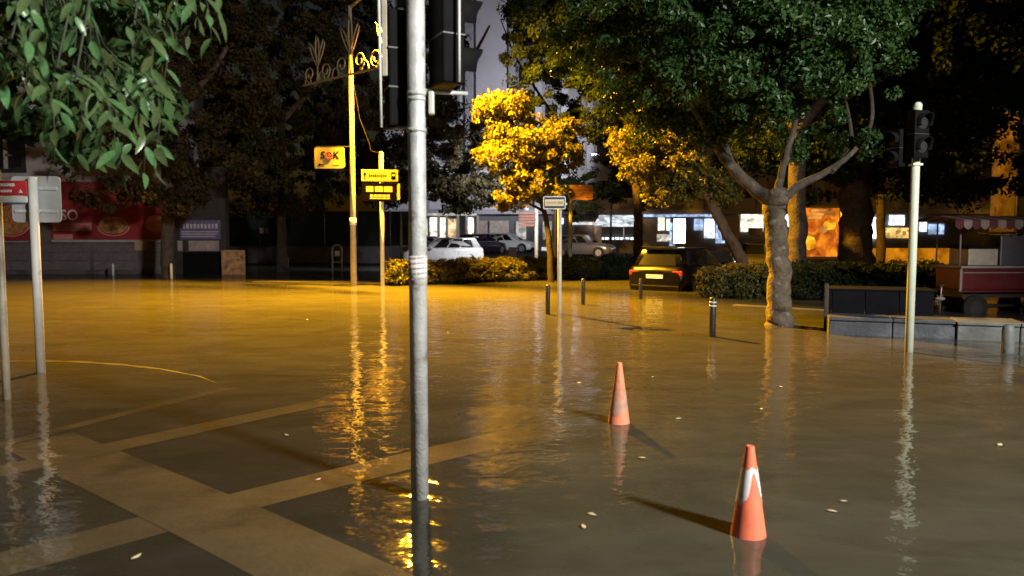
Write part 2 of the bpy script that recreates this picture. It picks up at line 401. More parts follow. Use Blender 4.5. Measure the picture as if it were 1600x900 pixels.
# ---- things on the yellow post
def add_parts_on_lamp():
    # wrought iron ornament: horizontal bar through the pole with tulips and scrolls
    z0 = 6.62; base = Vector(yellow_base)
    t = thing('iron_ornament', 'wrought iron bar with tulip and scroll shapes fixed across the lamp post', 'ornament', (base.x, base.y-.12, base.z+z0), math.atan2(.66, -.75)+PI)
    m = mat('gilded_iron', (.20, .16, .10), .6, .1, var=.25)
    t.scale = (1.62, 1.62, 1.62)
    MB().box((0, 0, 0), (3.1, .03, .035)).build('bar', m, t)
    def curve(pts, r=.014): return [Vector((x, 0, z)) for x, z in pts]
    for cx in (-1.05, 0.02, 1.05):
        k = 1.15 if abs(cx) < .5 else 1.0
        mb = MB()
        for s in (-1, 0, 1):           # three looped petals
            tip = (cx+s*.25*k, (.92 - abs(s)*.12)*k); w = .055
            pts = []
            for i in range(13):
                a = PI*i/12; q = math.sin(a)
                f = (i/6 if i <= 6 else 2-i/6)
                side = -1 if i <= 6 else 1
                bx = cx + (tip[0]-cx)*f; bz = .30*k + (tip[1]-.30*k)*f
                pts.append((bx + side*w*math.sin(PI*min(1, f*.86)), bz))
            mb.tube(curve(pts), .015, 6)
        mb.tube([(cx, 0, .02), (cx, 0, .32*k)], .02, 6)
        mb.build('tulip', m, t)
        for s in (-1, 1):
            mb = MB(); pts = []
            for i in range(26):
                a = i/25*2.6*PI; r = .17*(1-.68*i/25)
                pts.append((cx+s*(.27+r*math.sin(a)*1.0), .19*k - r*math.cos(a)*.98))
            mb.tube(curve(pts), .014, 6); mb.build('scroll', m, t)
    for i in range(7):
        cx = -1.38+i*.46
        if abs(cx) < .1: continue
        mb = MB(); pts = [(cx-.1*math.cos(PI*j/8), .02+.17*math.sin(PI*j/8)) for j in range(9)]
        mb.tube(curve(pts), .012, 6); mb.build('arch', m, t)
    # yellow shop sign
    p = at(515, 247, 22.85)
    s = thing('shop_sign', 'yellow shop sign reading SOK with a left arrow hung on the lamp post', 'sign', (p.x, 22.85, p.z), R(-6))
    yel = mat('yellow_sign_face', (.27, .215, .06), .7, var=.06); blk = mat('sign_black', (.0025, .002, .0025), .9, spec=.0)
    MB().prism(rrect(.93, .63, .06), -.04, .04).build('panel', yel, s)
    MB().box((.1, 0, .345), (1.05, .03, .03)).build('bracket', dark_steel, s)
    text_part('lettering', 'S', .30, blk, s, (-.21, -.045, .08), shear=.1)
    text_part('lettering', 'K', .30, blk, s, (.21, -.045, .08), shear=.1)
    rg = mat('sign_ring_red', (.55, .05, .03), .5)
    MB().tube([(0+.1*math.cos(a), -.045, .08+.1*math.sin(a)) for a in np.linspace(0, 2*PI, 19)], .024, 6, cap=False).build('ring', rg, s)
    MB().tube([(.028*math.cos(a), -.045, .08+.028*math.sin(a)) for a in np.linspace(0, 2*PI, 11)], .02, 6).build('ring_centre', rg, s)
    MB().prism([(-.36, -.2), (-.28, -.15), (-.28, -.185), (-.16, -.185), (-.16, -.215), (-.28, -.215), (-.28, -.25)], -.048, -.041).build('arrow', blk, s)
    MB().box((.22, -.044, -.2), (.2, .006, .03)).build('small_print', mat('sign_olive', (.45, .42, .05), .5), s)
    # hanging cable ends
    q = at(562, 118, 22.7); w = [at(x, y, 22.7)-q for x, y in ((548, 112), (556, 150), (562, 185), (570, 206), (576, 222), (580, 236), (590, 238))]
    c = MB().tube(w, .0055, 6).build('hanging_cable', mat('grey_cable', (.025, .022, .02), .8, spec=.1)); c.location = q
    tag(c, 'loose cable dangling from the iron ornament on the lamp post', 'cable')
add_parts_on_lamp()
sticker = MB().lathe([(.105, 0), (.105, .22)], n=14).build('sticker', white_p, lamp_a); sticker.location = (0, 0, 2.05)

# ---- two-panel direction sign beside the lamp post
p = at(598, 447, 23.2); gz = ground_z(p.x, 23.2)
t = thing('direction_sign', 'yellow direction sign with arrow above black lettered panel on grey post', 'sign', (p.x, 23.2, gz), R(9))
MB().tube([(0, 0, -.1), (0, 0, 4.1-gz)], .065, 12).build('post', galv_pale, t)
MB().ball((0, 0, 4.12-gz), .07).build('post_cap', white_p, t)
yel = MATS['yellow_sign_face']; blk = MATS['sign_black']
zt = at(595, 275, 23.2).z-gz; zb = at(595, 301, 23.2).z-gz
MB().box((-.05, -.1, zt), (1.12, .07, .36), 0, .012).build('upper_panel', yel, t)
up = t.children[-1]
ax = -.5
MB().prism(shift([(0, .12), (.055, .03), (.02, .03), (.02, -.12), (-.02, -.12), (-.02, .03), (-.055, .03)], ax, zt), -.142, -.137).build('arrow', blk, up)
for i in range(9):                                    # a place name too blurred to read
    MB().box((-.36+i*.062, -.139, zt-.005+.006*(i % 2)), (.044, .006, .075+.025*((i*5) % 3 == 0))).build('blurred_letter', blk, up)
MB().box((.37, -.139, zt), (.14, .006, .22)).build('pictogram', blk, up)
MB().box((.37, -.144, zt+.02), (.08, .004, .06)).build('pictogram_detail', yel, up)
lo = MB().box((-.08, -.1, zb), (1.06, .07, .56), 0, .012).build('lower_panel', blk, t)
pale_y = mat('pale_yellow_letter', (.22, .18, .10), .7)
for k, wd in enumerate((.22, .24, .26)):
    MB().box((-.36+k*.28, -.139, zb+.1), (wd, .006, .17)).build('blurred_letter', pale_y, lo)
for k in range(5):
    MB().box((-.30+k*.125, -.139, zb-.11), (.10, .006, .09)).build('blurred_letter', pale_y, lo)
MB().box((-.05, -.139, zb-.19), (.62, .006, .03)).build('underline', pale_y, lo)
MB().box((.52, -.06, zb+.02), (.09, .08, .5), 0, .01).build('side_bracket', yel, t)

# ---- the near traffic light on its galvanised pole
p = onz(656, 778); tl = thing('traffic_light', 'thick galvanised pole with two black traffic signal heads seen from behind', 'traffic light', (p.x, p.y, ground_z(p.x, p.y)))
g0 = -ground_z(p.x, p.y)
MB().tube([(0, 0, -.05), (0, 0, 4.2)], .0505, 28).build('pole', galv, tl)
for z, r in ((2.09, .056), (2.26, .054), (2.29, .056), (2.86, .056)):
    MB().lathe([(r, z+g0), (r, z+g0+.022)], n=24).build('clamp_band', galv, tl)
sk = MB().lathe([(.0525, 1.24+g0), (.0525, 1.40+g0)], n=24)
sk = sk.build('sticker', white_p, tl)
pk = mat('pink_print', (.55, .30, .36), .6)
for i in range(5):
    mb = MB()
    for k in range(8):
        a0 = R(-158+k*17.5); a1 = a0+R(12+4*((k*7+i*3) % 3)); rr = .0536; z = 1.262+g0+i*.029+k*.0012
        mb.quad((rr*math.cos(a0), rr*math.sin(a0), z), (rr*math.cos(a1), rr*math.sin(a1), z), (rr*math.cos(a1), rr*math.sin(a1), z+.011), (rr*math.cos(a0), rr*math.sin(a0), z+.011))
    mb.build('printed_line', pk if i > 2 else mat('grey_print', (.28, .27, .32), .6), sk)
MB().box((.085, -.01, 2.25+g0), (.03, .05, .125), 0, .006).build('junction_box', galv_pale, tl)
MB().tube([(.04, 0, 2.325+g0), (.1, .03, 2.318+g0), (.28, .09, 2.322+g0)], .011, 8).build('bracket_arm', galv, tl)
MB().tube([(-.04, .02, 2.12+g0), (-.2, .10, 2.125+g0)], .009, 8).build('bracket_arm', galv, tl)
MB().tube([(.04, 0, 2.86+g0), (.16, .04, 2.85+g0)], .012, 8).build('bracket_arm', galv, tl)
def signal_head(root, c, rz, w, dpt, sections, sh, visor, backplate):
    M = Matrix.Translation(c) @ Matrix.Rotation(rz, 4, 'Z')
    def put(o): o.data.transform(M); return o
    hd = put(MB().box((0, 0, 0), (w, dpt, sections*sh), 0, .012).build('signal_head', black_plastic, root))
    for i in range(1, sections):
        put(MB().box((0, .001, -sections*sh/2+i*sh), (w+.008, dpt+.006, .012), 0, .003).build('section_joint', dark_steel, hd))
    for i in range(sections):
        z = -sections*sh/2+(i+.5)*sh
        r = min(w, sh)*.40
        mb = MB(); vs = []; n = 18
        for k in range(n+1):                     # visor: open tube cut away below
            a = R(-35+250*k/n)
            for y in (dpt/2-.002, dpt/2+visor*(.55+.45*math.sin(max(0, min(PI, a))))): vs.append((r*math.cos(a)*1.08, y, z+r*math.sin(a)*1.08))
        for k in range(n+1):
            a = R(-35+250*k/n)
            for y in (dpt/2-.002, dpt/2+visor*(.55+.45*math.sin(max(0, min(PI, a))))): vs.append((r*math.cos(a)*1.0, y, z+r*math.sin(a)*1.0))
        N = 2*(n+1); fs = []
        for k in range(n):
            fs += [(2*k, 2*k+1, 2*k+3, 2*k+2), (N+2*k, N+2*k+2, N+2*k+3, N+2*k+1), (2*k+1, N+2*k+1, N+2*k+3, 2*k+3)]
        mb.add(vs, fs, True); put(mb.build('visor', black_plastic, hd))
        put(MB().add([(r*.95*math.cos(2*PI*k/16), dpt/2+.004, z+r*.95*math.sin(2*PI*k/16)) for k in range(16)]+[(0, dpt/2+.02, z)],
                     [(k, (k+1) % 16, 16) for k in range(16)], True).build('lens', lens_dark, hd))
    if backplate:
        put(MB().box((0, dpt*.35, 0), (w+.10, .012, sections*sh+.06), 0, .004).build('back_plate', black_paint, root))
    return hd
# right head: turned to face right-away; left head: broad back plate seen nearly edge-on
signal_head(tl, Vector((.165, .03, 2.615+g0)), R(-62), .22, .13, 2, .265, .15, False)
MB().tube([(.245, -.09, 2.35+g0), (.247, -.088, 2.87+g0)], .008, 8).build('hinge_rod', galv_pale, tl)
signal_head(tl, Vector((-.105, .09, 2.455+g0)), R(24), .155, .11, 3, .215, .13, False)
MB().box((-.178, .02, 2.62+g0), (.03, .012, .43), R(8), .004).build('edge_plate', pole_paint, tl)
MB().tube([(-.20, .01, 2.12+g0), (-.205, .01, 2.83+g0)], .008, 8).build('hinge_rod', galv_pale, tl)

# ---- pedestrian signal on the pale pole at the right
p = onz(1420, 550); t = thing('pedestrian_signal', 'pale green slim pole with two small dark signal heads in front of stone wall', 'traffic light', (p.x, p.y, ground_z(p.x, p.y)))
g0 = -ground_z(p.x, p.y)
pg = mat('pale_green_paint', (.60, .66, .56), .5, var=.12, dirt=((.40, .42, .34), 6, .63))
MB().tube([(0, 0, -.05), (0, 0, 3.18+g0)], .052, 18).build('pole', pg, t)
MB().ball((0, 0, 3.2+g0), .056).build('pole_cap', pg, t)
signal_head(t, Vector((-.06, -.13, 2.82+g0)), R(200), .24, .14, 2, .3, .12, False)
signal_head(t, Vector((-.25, .02, 2.66+g0)), R(115), .2, .12, 2, .24, .12, False)
MB().box((0, 0, 2.45+g0), (.13, .13, .03), 0, .005).build('clamp_band', pg, t)
MB().box((.065, 0, 2.85+g0), (.03, .14, .25), 0, .01).build('side_reflector', mat('amber_reflector', (.6, .25, .06), .3), t)

# ---- signs on the left pavement
p = onz(64, 582); t = thing('back_of_road_sign', 'grey sign panel seen from behind on white post by red banner wall', 'sign', (p.x, p.y, ground_z(p.x, p.y)), R(3))
g0 = -ground_z(p.x, p.y)
lilac_grey = mat('grey_sign_back', (.42, .43, .46), .45, .2, var=.18, scale=5, dirt=((.48, .40, .33), 3.2, .6))
MB().tube([(0, 0, -.05), (0, 0, 2.17+g0)], .047, 16).build('post', white_p, t)
o = MB().prism(shift(rrect(.53, .51, .05), 0.0, 1.93+g0), .055, .065).build('panel', lilac_grey, t)
MB().box((0, .05, 2.05+g0), (.46, .02, .035)).build('mounting_rail', galv, t)
MB().box((0, .05, 1.80+g0), (.46, .02, .035)).build('mounting_rail', galv, t)
p = onz(11, 624); t = thing('street_name_sign', 'small red street name plate with white strip on pale post at pavement edge', 'sign', (p.x, p.y, ground_z(p.x, p.y)), R(-2))
g0 = -ground_z(p.x, p.y)
MB().tube([(0, 0, -.05), (0, 0, 2.12+g0)], .034, 14).build('post', pole_paint, t)
def zrel(py, Y): return at(0, py, Y).z + g0
Y0 = p.y
o = MB().box((.13, -.045, (zrel(283, Y0)+zrel(306, Y0))/2), (.36, .012, zrel(283, Y0)-zrel(306, Y0)), 0, .004).build('red_plate', red_p, t)
for i in range(8):
    MB().box((-.0+i*.027, -.053, zrel(289.5, Y0)), (.021, .004, .028)).build('blurred_letter', white_p, o)
for i in range(7):
    MB().box((-.0+i*.027, -.053, zrel(299, Y0)), (.020, .004, .024)).build('blurred_letter', white_p, o)
MB().prism(shift([(-.02, -.012), (.02, -.012), (0, .02)], .255, zrel(300, Y0)), -.055, -.051).build('arrow', white_p, o)
MB().box((.13, -.045, zrel(312, Y0)), (.36, .012, .058), 0, .004).build('white_plate', white_p, t)
MB().box((.19, -.045, zrel(318.5, Y0)), (.2, .010, .018)).build('blue_strip', mat('blue_strip', (.08, .14, .32), .5), t)

# ---- signs in the middle distance
def sign_post(label, px, py, r, top_py, group=None, name='sign_post', rz=0.0, m=galv_pale):
    p = onz(px, py); t = thing(name, label, 'sign', (p.x, p.y, ground_z(p.x, p.y)), rz, group)
    g0 = -ground_z(p.x, p.y); Y = p.y
    MB().tube([(0, 0, -.05), (0, 0, at(px, top_py, Y).z+g0)], r, 14).build('post', m, t)
    return t, Y, g0, p
t, Y, g0, p = sign_post('small framed sign with dark border and cream face on pole among bollards', 874, 490, .042, 316)
zc = at(865, 317, Y).z+g0; xo = at(866, 317, Y).x-p.x
MB().prism(shift(rrect(.44, .255, .03), xo, zc), -.075, -.045).build('frame', galv, t)
MB().box((xo, -.077, zc), (.40, .006, .215)).build('border', mat('navy_border', (.015, .012, .04), .5), t)
f = MB().box((xo, -.082, zc), (.37, .006, .13)).build('face', mat('cream_sign_face', (.70, .62, .48), .5, var=.1), t)
MB().box((xo-.06, -.087, zc), (.2, .004, .05)).build('blurred_letter', mat('sign_salmon', (.55, .38, .25), .6), f)
MB().box((xo+.11, -.087, zc), (.11, .004, .05)).build('blurred_letter', mat('sign_green', (.33, .40, .2), .6), f)
MB().box((at(884, 312, Y).x-p.x, -.03, zc+.06), (.1, .08, .24), 0, .02).build('signal_box', black_plastic, t)
MB().tube([(at(884, 319, Y).x-p.x, -.075, at(0, 319, Y).z+g0), (at(884, 319, Y).x-p.x, -.085, at(0, 319, Y).z+g0)], .025, 10).build('box_lens', white_p, t)
t, Y, g0, p = sign_post('plain red rectangular sign on slim pole behind the bollards', 891, 430, .075, 289)
zc = at(909, 301, Y).z+g0; xo = at(910, 301, Y).x-p.x
MB().prism(shift(rrect(.84, .60, .06), xo, zc), -.11, -.08).build('panel', mat('faded_red_panel', (.60, .24, .22), .5, var=.15), t)
f = t.children[-1]
for k in range(3): MB().box((xo-.03*k, -.113, zc+.16-k*.13), (.6-.07*k, .006, .05)).build('blurred_letter', mat('sign_rose', (.70, .44, .40), .5), f)
MB().box((xo, -.113, zc-.24), (.74, .006, .05)).build('lower_strip', mat('sign_cream', (.42, .36, .28), .5), f)
# fingerpost further back
pp = at(838, 405, 42); t = thing('fingerpost', 'stack of narrow brown finger boards on grey post with ball on top', 'sign', (pp.x, 42, ground_z(pp.x, 42)))
g0 = -ground_z(pp.x, 42)
MB().tube([(0, 0, -.05), (0, 0, at(838, 322, 42).z+g0)], .11, 14).build('post', galv_pale, t)
for k in range(5):
    MB().box((-.52, -.1, at(0, 333.5+k*4.6, 42).z+g0), (.95, .05, .14), 0, .012).build('finger_board', mat('brown_board', (.24, .12, .09), .6), t)
MB().ball((-.55, -.1, at(0, 327, 42).z+g0), .13).build('ball', galv_pale, t)
pp = at(627, 392, 40); c = MB().tube([(0, 0, -.1), (0, 0, 2.9)], [.07, .05], 10).build('slim_post', white_p); c.location = (pp.x, 40, ground_z(pp.x, 40))
tag(c, 'slim white post standing at the dark fence end near the white car', 'post')

# ---- cones
def cone(px, py, h, r, label, m_low, band_fn):
    p = onz(px, py); g = ground_z(p.x, p.y)
    t = thing('traffic_cone', label, 'traffic cone', (p.x, p.y, g), random.uniform(0, 6), 'half sunken traffic cones')
    base = -g
    rt = .021; H = base+h; rb = r*1.0
    prof = []
    slope = (r-rt)/h
    for i in range(15):
        z = .03+(H-.03)*i/14; prof.append((rt+(H-z)*slope, z))
    prof += [(rt*.95, H+.004), (rt*.6, H+.004), (rt*.55, H-.04)]
    body = MB().lathe(prof, n=28).build('body', m_low, t)
    rbse = rt+H*slope+.07
    MB().box((0, 0, .018), (2*rbse, 2*rbse, .036), 0, .012).build('base_plate', m_low, t)
    band_fn(t, H, rt, slope)
    return t
cone_m = mat('worn_orange_plastic', (.85, .185, .10), .5, var=.18, scale=9, dirt=((.50, .16, .10), 8, .6))
cone_m2 = mat('faded_orange_plastic', (.85, .27, .15), .55, var=.2, scale=9, dirt=((.42, .2, .13), 10, .55))
sleeve = mat('scuffed_white_sleeve', (.80, .76, .80), .45, var=.2, scale=12, dirt=((.40, .17, .12), 14, .62))
sleeve2 = mat('dirty_pink_sleeve', (.50, .28, .21), .5, var=.3, scale=12, dirt=((.55, .16, .08), 12, .56))
def skin(t, H, rt, slope, lo, hi, m, name, ang=(0, 2*PI)):
    n = 40; vs = []; fs = []; K = 6
    for k in range(n+1):
        a = ang[0]+(ang[1]-ang[0])*k/n; z0 = H-lo(a); z1 = H-hi(a)
        for j in range(K+1):
            z = z0+(z1-z0)*j/K; rr = rt+(H-z)*slope+.0022; vs.append((rr*math.cos(a), rr*math.sin(a), z))
    for k in range(n):
        for j in range(K):
            b = k*(K+1)+j; fs.append((b, b+K+1, b+K+2, b+1))
    MB().add(vs, fs, True).build(name, m, t)
def near_band(t, H, rt, s):
    t.rotation_euler = (0, 0, 0)
    fa = R(-77)
    def lo(a):
        d = (a-fa+PI) % (2*PI)-PI
        return .285-.165*math.exp(-(d/.55)**2)+.01*math.sin(9*a)
    skin(t, H, rt, s, lo, lambda a: .105+.008*math.sin(5*a), sleeve, 'reflective_sleeve')
def far_band(t, H, rt, s):
    t.rotation_euler = (0, 0, 0)
    skin(t, H, rt, s, lambda a: .40+.02*math.sin(3*a+1), lambda a: .235+.012*math.sin(4*a), sleeve2, 'reflective_sleeve')
cone(1169, 834, .452, .088, 'worn orange traffic cone with jagged white sleeve standing in flood water', cone_m, near_band)
cone(967, 660, .49, .088, 'faded traffic cone with dirty pinkish sleeve standing in flood water', cone_m2, far_band)

# ---- bollards
def bollard(px, py, ht, label, band_m=None, r=.045):
    p = onz(px, py); g = ground_z(p.x, p.y)
    t = thing('bollard', label, 'bollard', (p.x, p.y, g), 0, 'black bollards in the flooded crossing')
    H = ht-g
    MB().lathe([(r, -.05), (r, H-.02), (r*.85, H-.005), (r*.3, H+.006)], n=18).build('post', black_paint, t)
    MB().lathe([(r+.004, H-.085), (r+.004, H-.06)], n=18).build('collar', band_m or dark_steel, t)
    MB().lathe([(r+.004, H-.14), (r+.004, H-.115)], n=18).build('collar', band_m or dark_steel, t)
    return t
bollard(856, 491, .58, 'black bollard beside the pole of the small framed sign')
bollard(911, 476, .585, 'black bollard beyond the framed sign pole, before the dark car')
bollard(1001, 467, .50, 'black bollard right behind the rear of the dark car')
bollard(1113, 526, .60, 'black bollard with scuffed pale top near the big tree trunk', galv_pale, .05)

# ------------------------------------------------------------------ vegetation
def leaf_cloud(name, clumps, n, size, m, parent, origin, flat=0.0, fill=.35, sub=.32, per=110):
    """clumps: list of (centre, radii); small leaf faces gathered into sub-clumps over each ellipsoid"""
    vol = np.array([r[0]*r[1]*r[2] for c, r in clumps])**.75; cnt = (n*vol/vol.sum()).astype(int)
    pos = []; out = []
    for (c, r), k in zip(clumps, cnt):
        r = np.array(r); c = np.array(c)
        ns = max(6, int(k/per))
        d = rng.normal(size=(ns, 3)); d /= np.linalg.norm(d, axis=1)[:, None]
        rad = np.where(rng.random(ns) < fill, rng.random(ns)**.5, .82+.28*rng.random(ns))
        sc_ = c + d*r*rad[:, None]
        wgt = rng.random(ns)**1.3+.15; wgt /= wgt.sum()
        idx = rng.choice(ns, size=k, p=wgt)
        sr = sub*(.55+.9*rng.random(ns))
        e = rng.normal(size=(k, 3)); e /= np.linalg.norm(e, axis=1)[:, None]; e *= (rng.random(k)**.45)[:, None]; e[:, 2] *= .7
        pos.append(sc_[idx]+e*sr[idx][:, None]); out.append(e+d[idx]*.6)
    pos = np.concatenate(pos); out = np.concatenate(out); N = len(pos)
    nrm = out*.8+rng.normal(size=(N, 3))*.7; nrm[:, 2] += .45; nrm /= np.linalg.norm(nrm, axis=1)[:, None]
    t = rng.normal(size=(N, 3)); t[:, 2] -= .5; t -= nrm*(t*nrm).sum(1)[:, None]; t /= np.linalg.norm(t, axis=1)[:, None]
    b = np.cross(nrm, t); s = size*(.6+.8*rng.random(N))[:, None]
    w = s*.27
    v = np.empty((N, 4, 3))
    v[:, 0] = pos-t*s*.5; v[:, 2] = pos+t*s*.5-nrm*s*.08
    v[:, 1] = pos+b*w+nrm*s*.07; v[:, 3] = pos-b*w+nrm*s*.07
    v -= np.array(origin)
    me = bpy.data.meshes.new(name); me.vertices.add(N*4); me.vertices.foreach_set('co', v.reshape(-1))
    i0 = np.arange(N)*4; tri = np.stack([i0, i0+1, i0+2, i0, i0+2, i0+3], 1).reshape(-1)
    me.loops.add(N*6); me.loops.foreach_set('vertex_index', tri.astype(np.int32))
    me.polygons.add(N*2); me.polygons.foreach_set('loop_start', np.arange(0, N*6, 3, dtype=np.int32)); 
    me.update(calc_edges=True); me.validate()
    me.materials.append(m)
    o = bpy.data.objects.new(name, me); C.objects.link(o); o.parent = parent
    return o

def bark(name, col, spot):
    return mat(name, col, .85, var=.5, scale=5, bump=1.0, bscale=16, dirt=(spot, 6.5, .57))
bark_grey = bark('mottled_grey_bark', (.10, .078, .058), (.23, .20, .165))
bark_brown = bark('brown_bark', (.13, .085, .055), (.19, .13, .08))
bark_dark = bark('dark_bark', (.06, .045, .035), (.09, .07, .05))

def limb(mb, pts, radii, sub=5, n=12, wob=.02):
    pts = [Vector(p) for p in pts]; P = []; Rr = []
    for i in range(len(pts)-1):
        p0 = pts[max(0, i-1)]; p1 = pts[i]; p2 = pts[i+1]; p3 = pts[min(len(pts)-1, i+2)]
        for k in range(sub):
            u = k/sub
            q = .5*((2*p1)+(p2-p0)*u+(2*p0-5*p1+4*p2-p3)*u*u+(3*p1-p0-3*p2+p3)*u**3)
            rr = radii[i]+(radii[i+1]-radii[i])*u
            P.append(q+Vector((random.uniform(-1, 1), random.uniform(-1, 1), 0))*wob*rr*4); Rr.append(rr*random.uniform(.965, 1.035))
    P.append(pts[-1]); Rr.append(radii[-1])
    mb.tube(P, Rr, n)
def tree(label, base, trunk, limbs, clumps, n, size, lm, bm_, name='street_tree', fill=.35, sub=.32, group=None, limb_m=None, per=110):
    t = thing(name, label, 'tree', base, 0, group); B = Vector(base)
    mb = MB(); limb(mb, [Vector(p)-B for p in trunk[0]], trunk[1], 7, 18, .035)
    tr = mb.build('trunk', bm_, t)
    for pts, rad in limbs:
        mb = MB(); limb(mb, [Vector(p)-B for p in pts], rad, 6, 10, .05); mb.build('limb', limb_m or bm_, tr)
    leaf_cloud('crown', clumps, n, size, lm, t, base, fill=fill, sub=sub, per=per)
    return t
lf_ficus = leaf_mat('ficus_leaf', (.033, .082, .024), .4, transl=.3)
lf_dark = leaf_mat('dark_evergreen_leaf', (.022, .038, .016), .6, transl=.25, spec=.12)
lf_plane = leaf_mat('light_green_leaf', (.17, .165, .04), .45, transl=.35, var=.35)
lf_brown = leaf_mat('dull_olive_leaf', (.046, .038, .019), .65, transl=.25, spec=.08)
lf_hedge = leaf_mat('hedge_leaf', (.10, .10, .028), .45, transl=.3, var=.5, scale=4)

# big tree with the mottled trunk, standing in the water
b = onz(1217, 508); Y = b.y; bz = ground_z(b.x, b.y)
q = lambda px, py, dy=0: at(px, py, Y+dy)
tree('large spreading evergreen tree with mottled grey trunk standing in flood water', (b.x, Y, bz),
     ([Vector((b.x, Y, bz)), q(1217, 495), q(1218, 440), q(1214, 380), q(1209, 330), q(1212, 302)], [.27, .215, .19, .18, .185, .20]),
     [([q(1208, 318), q(1180, 295), q(1145, 262), q(1120, 228), q(1085, 170, -.4), q(1040, 90, -.8)], [.135, .11, .09, .072, .05, .025]),
      ([q(1218, 318), q(1245, 292), q(1285, 272), q(1330, 240, .3), q(1362, 190, .5), q(1355, 110, .6), q(1335, 40, .5)], [.105, .08, .058, .045, .036, .028, .016]),
      ([q(1212, 312), q(1222, 270), q(1240, 200), q(1258, 120, -.3), q(1265, 20, -.4)], [.085, .065, .05, .04, .02]),
      ([q(1145, 262), q(1130, 215, .5), q(1140, 160, .7), q(1120, 80, .8)], [.08, .07, .05, .03]),
      ([q(1300, 268), q(1330, 225, .6), q(1320, 150, .9)], [.05, .04, .02])],
     [(q(1075, 60, -.6), (1.35, 1.3, 1.25)), (q(1170, 70, -1.0), (1.2, 1.2, 1.15)), (q(1210, -60, -.8), (1.9, 1.6, 1.4)), (q(1010, -40, 0), (1.5, 1.6, 1.5)),
      (q(1330, -40, 0), (1.5, 1.6, 1.1)), (q(1090, 185, .3), (.9, .9, .42)), (q(1180, 165, -1.2), (.55, .6, .45)), (q(1040, 170, .8), (.9, 1.0, .55)), (q(960, 60, 1.4), (1.1, 1.3, 1.2)), (q(1300, 225, 1.0), (.9, .8, .35)), (q(1110, 130, -1.0), (.9, .7, .6)), (q(1240, 120, -1.2), (.8, .6, .75)), (q(1340, 110, -.6), (.6, .7, 1.0)), (q(1270, 40, -1.5), (1.2, .8, .8))],
     110000, .088, lf_ficus, bark_grey, sub=.25, limb_m=bark('dark_limb_bark', (.055, .042, .032), (.10, .085, .07)), per=170)

# dense tree whose left edge catches the sodium light
Y2 = 30.0; b = at(997, 415, Y2); q2 = lambda px, py, dy=0: at(px, py, Y2+dy)
tree('tall dense dark tree with straight black trunk behind the dark car', (b.x, Y2, -.15),
     ([(b.x, Y2, -.15), q2(997, 380), q2(996, 310), q2(985, 200)], [.22, .19, .17, .15]),
     [([q2(985, 200), q2(920, 120), q2(860, 60)], [.14, .1, .05]), ([q2(985, 200), q2(1000, 100), q2(1010, -40)], [.14, .1, .05])],
     [(q2(900, 40), (2.8, 2.4, 2.9)), (q2(925, 150), (2.9, 2.2, 1.7)), (q2(950, -90), (3.8, 3.0, 3.0)), (q2(830, 90, -.5), (1.0, 1.3, 1.9)), (q2(840, -60), (1.5, 1.8, 2.3)), (q2(990, 190, .4), (2.0, 1.9, 1.3))],
     85000, .14, lf_dark, bark_dark, sub=.34)

# two smaller trees glowing in the sodium light
Y3 = 25.2; b = at(862, 418, Y3); q3 = lambda px, py, dy=0: at(px, py, Y3+dy)
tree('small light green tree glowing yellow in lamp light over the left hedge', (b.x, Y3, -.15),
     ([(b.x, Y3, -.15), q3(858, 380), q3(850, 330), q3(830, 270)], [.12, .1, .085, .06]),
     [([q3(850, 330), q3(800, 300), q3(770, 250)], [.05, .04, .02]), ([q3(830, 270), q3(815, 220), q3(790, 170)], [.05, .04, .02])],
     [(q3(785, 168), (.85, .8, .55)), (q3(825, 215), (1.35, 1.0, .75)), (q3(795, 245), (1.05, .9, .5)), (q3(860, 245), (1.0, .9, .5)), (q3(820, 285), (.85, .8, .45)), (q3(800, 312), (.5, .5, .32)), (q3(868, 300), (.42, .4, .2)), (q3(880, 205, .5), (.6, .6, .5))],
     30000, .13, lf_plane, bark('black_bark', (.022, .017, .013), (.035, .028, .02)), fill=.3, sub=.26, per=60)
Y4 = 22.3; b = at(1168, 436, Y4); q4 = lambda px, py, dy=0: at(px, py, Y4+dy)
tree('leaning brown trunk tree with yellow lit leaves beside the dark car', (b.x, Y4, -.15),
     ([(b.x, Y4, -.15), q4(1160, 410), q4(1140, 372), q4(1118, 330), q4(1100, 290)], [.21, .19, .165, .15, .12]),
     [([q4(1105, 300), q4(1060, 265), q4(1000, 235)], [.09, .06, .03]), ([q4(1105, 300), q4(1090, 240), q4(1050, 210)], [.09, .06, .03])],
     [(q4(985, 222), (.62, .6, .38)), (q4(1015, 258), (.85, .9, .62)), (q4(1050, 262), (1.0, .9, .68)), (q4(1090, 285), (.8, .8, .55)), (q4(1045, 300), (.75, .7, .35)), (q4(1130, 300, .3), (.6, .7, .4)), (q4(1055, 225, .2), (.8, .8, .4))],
     27000, .11, lf_plane, bark_brown, fill=.3, sub=.24, per=60)

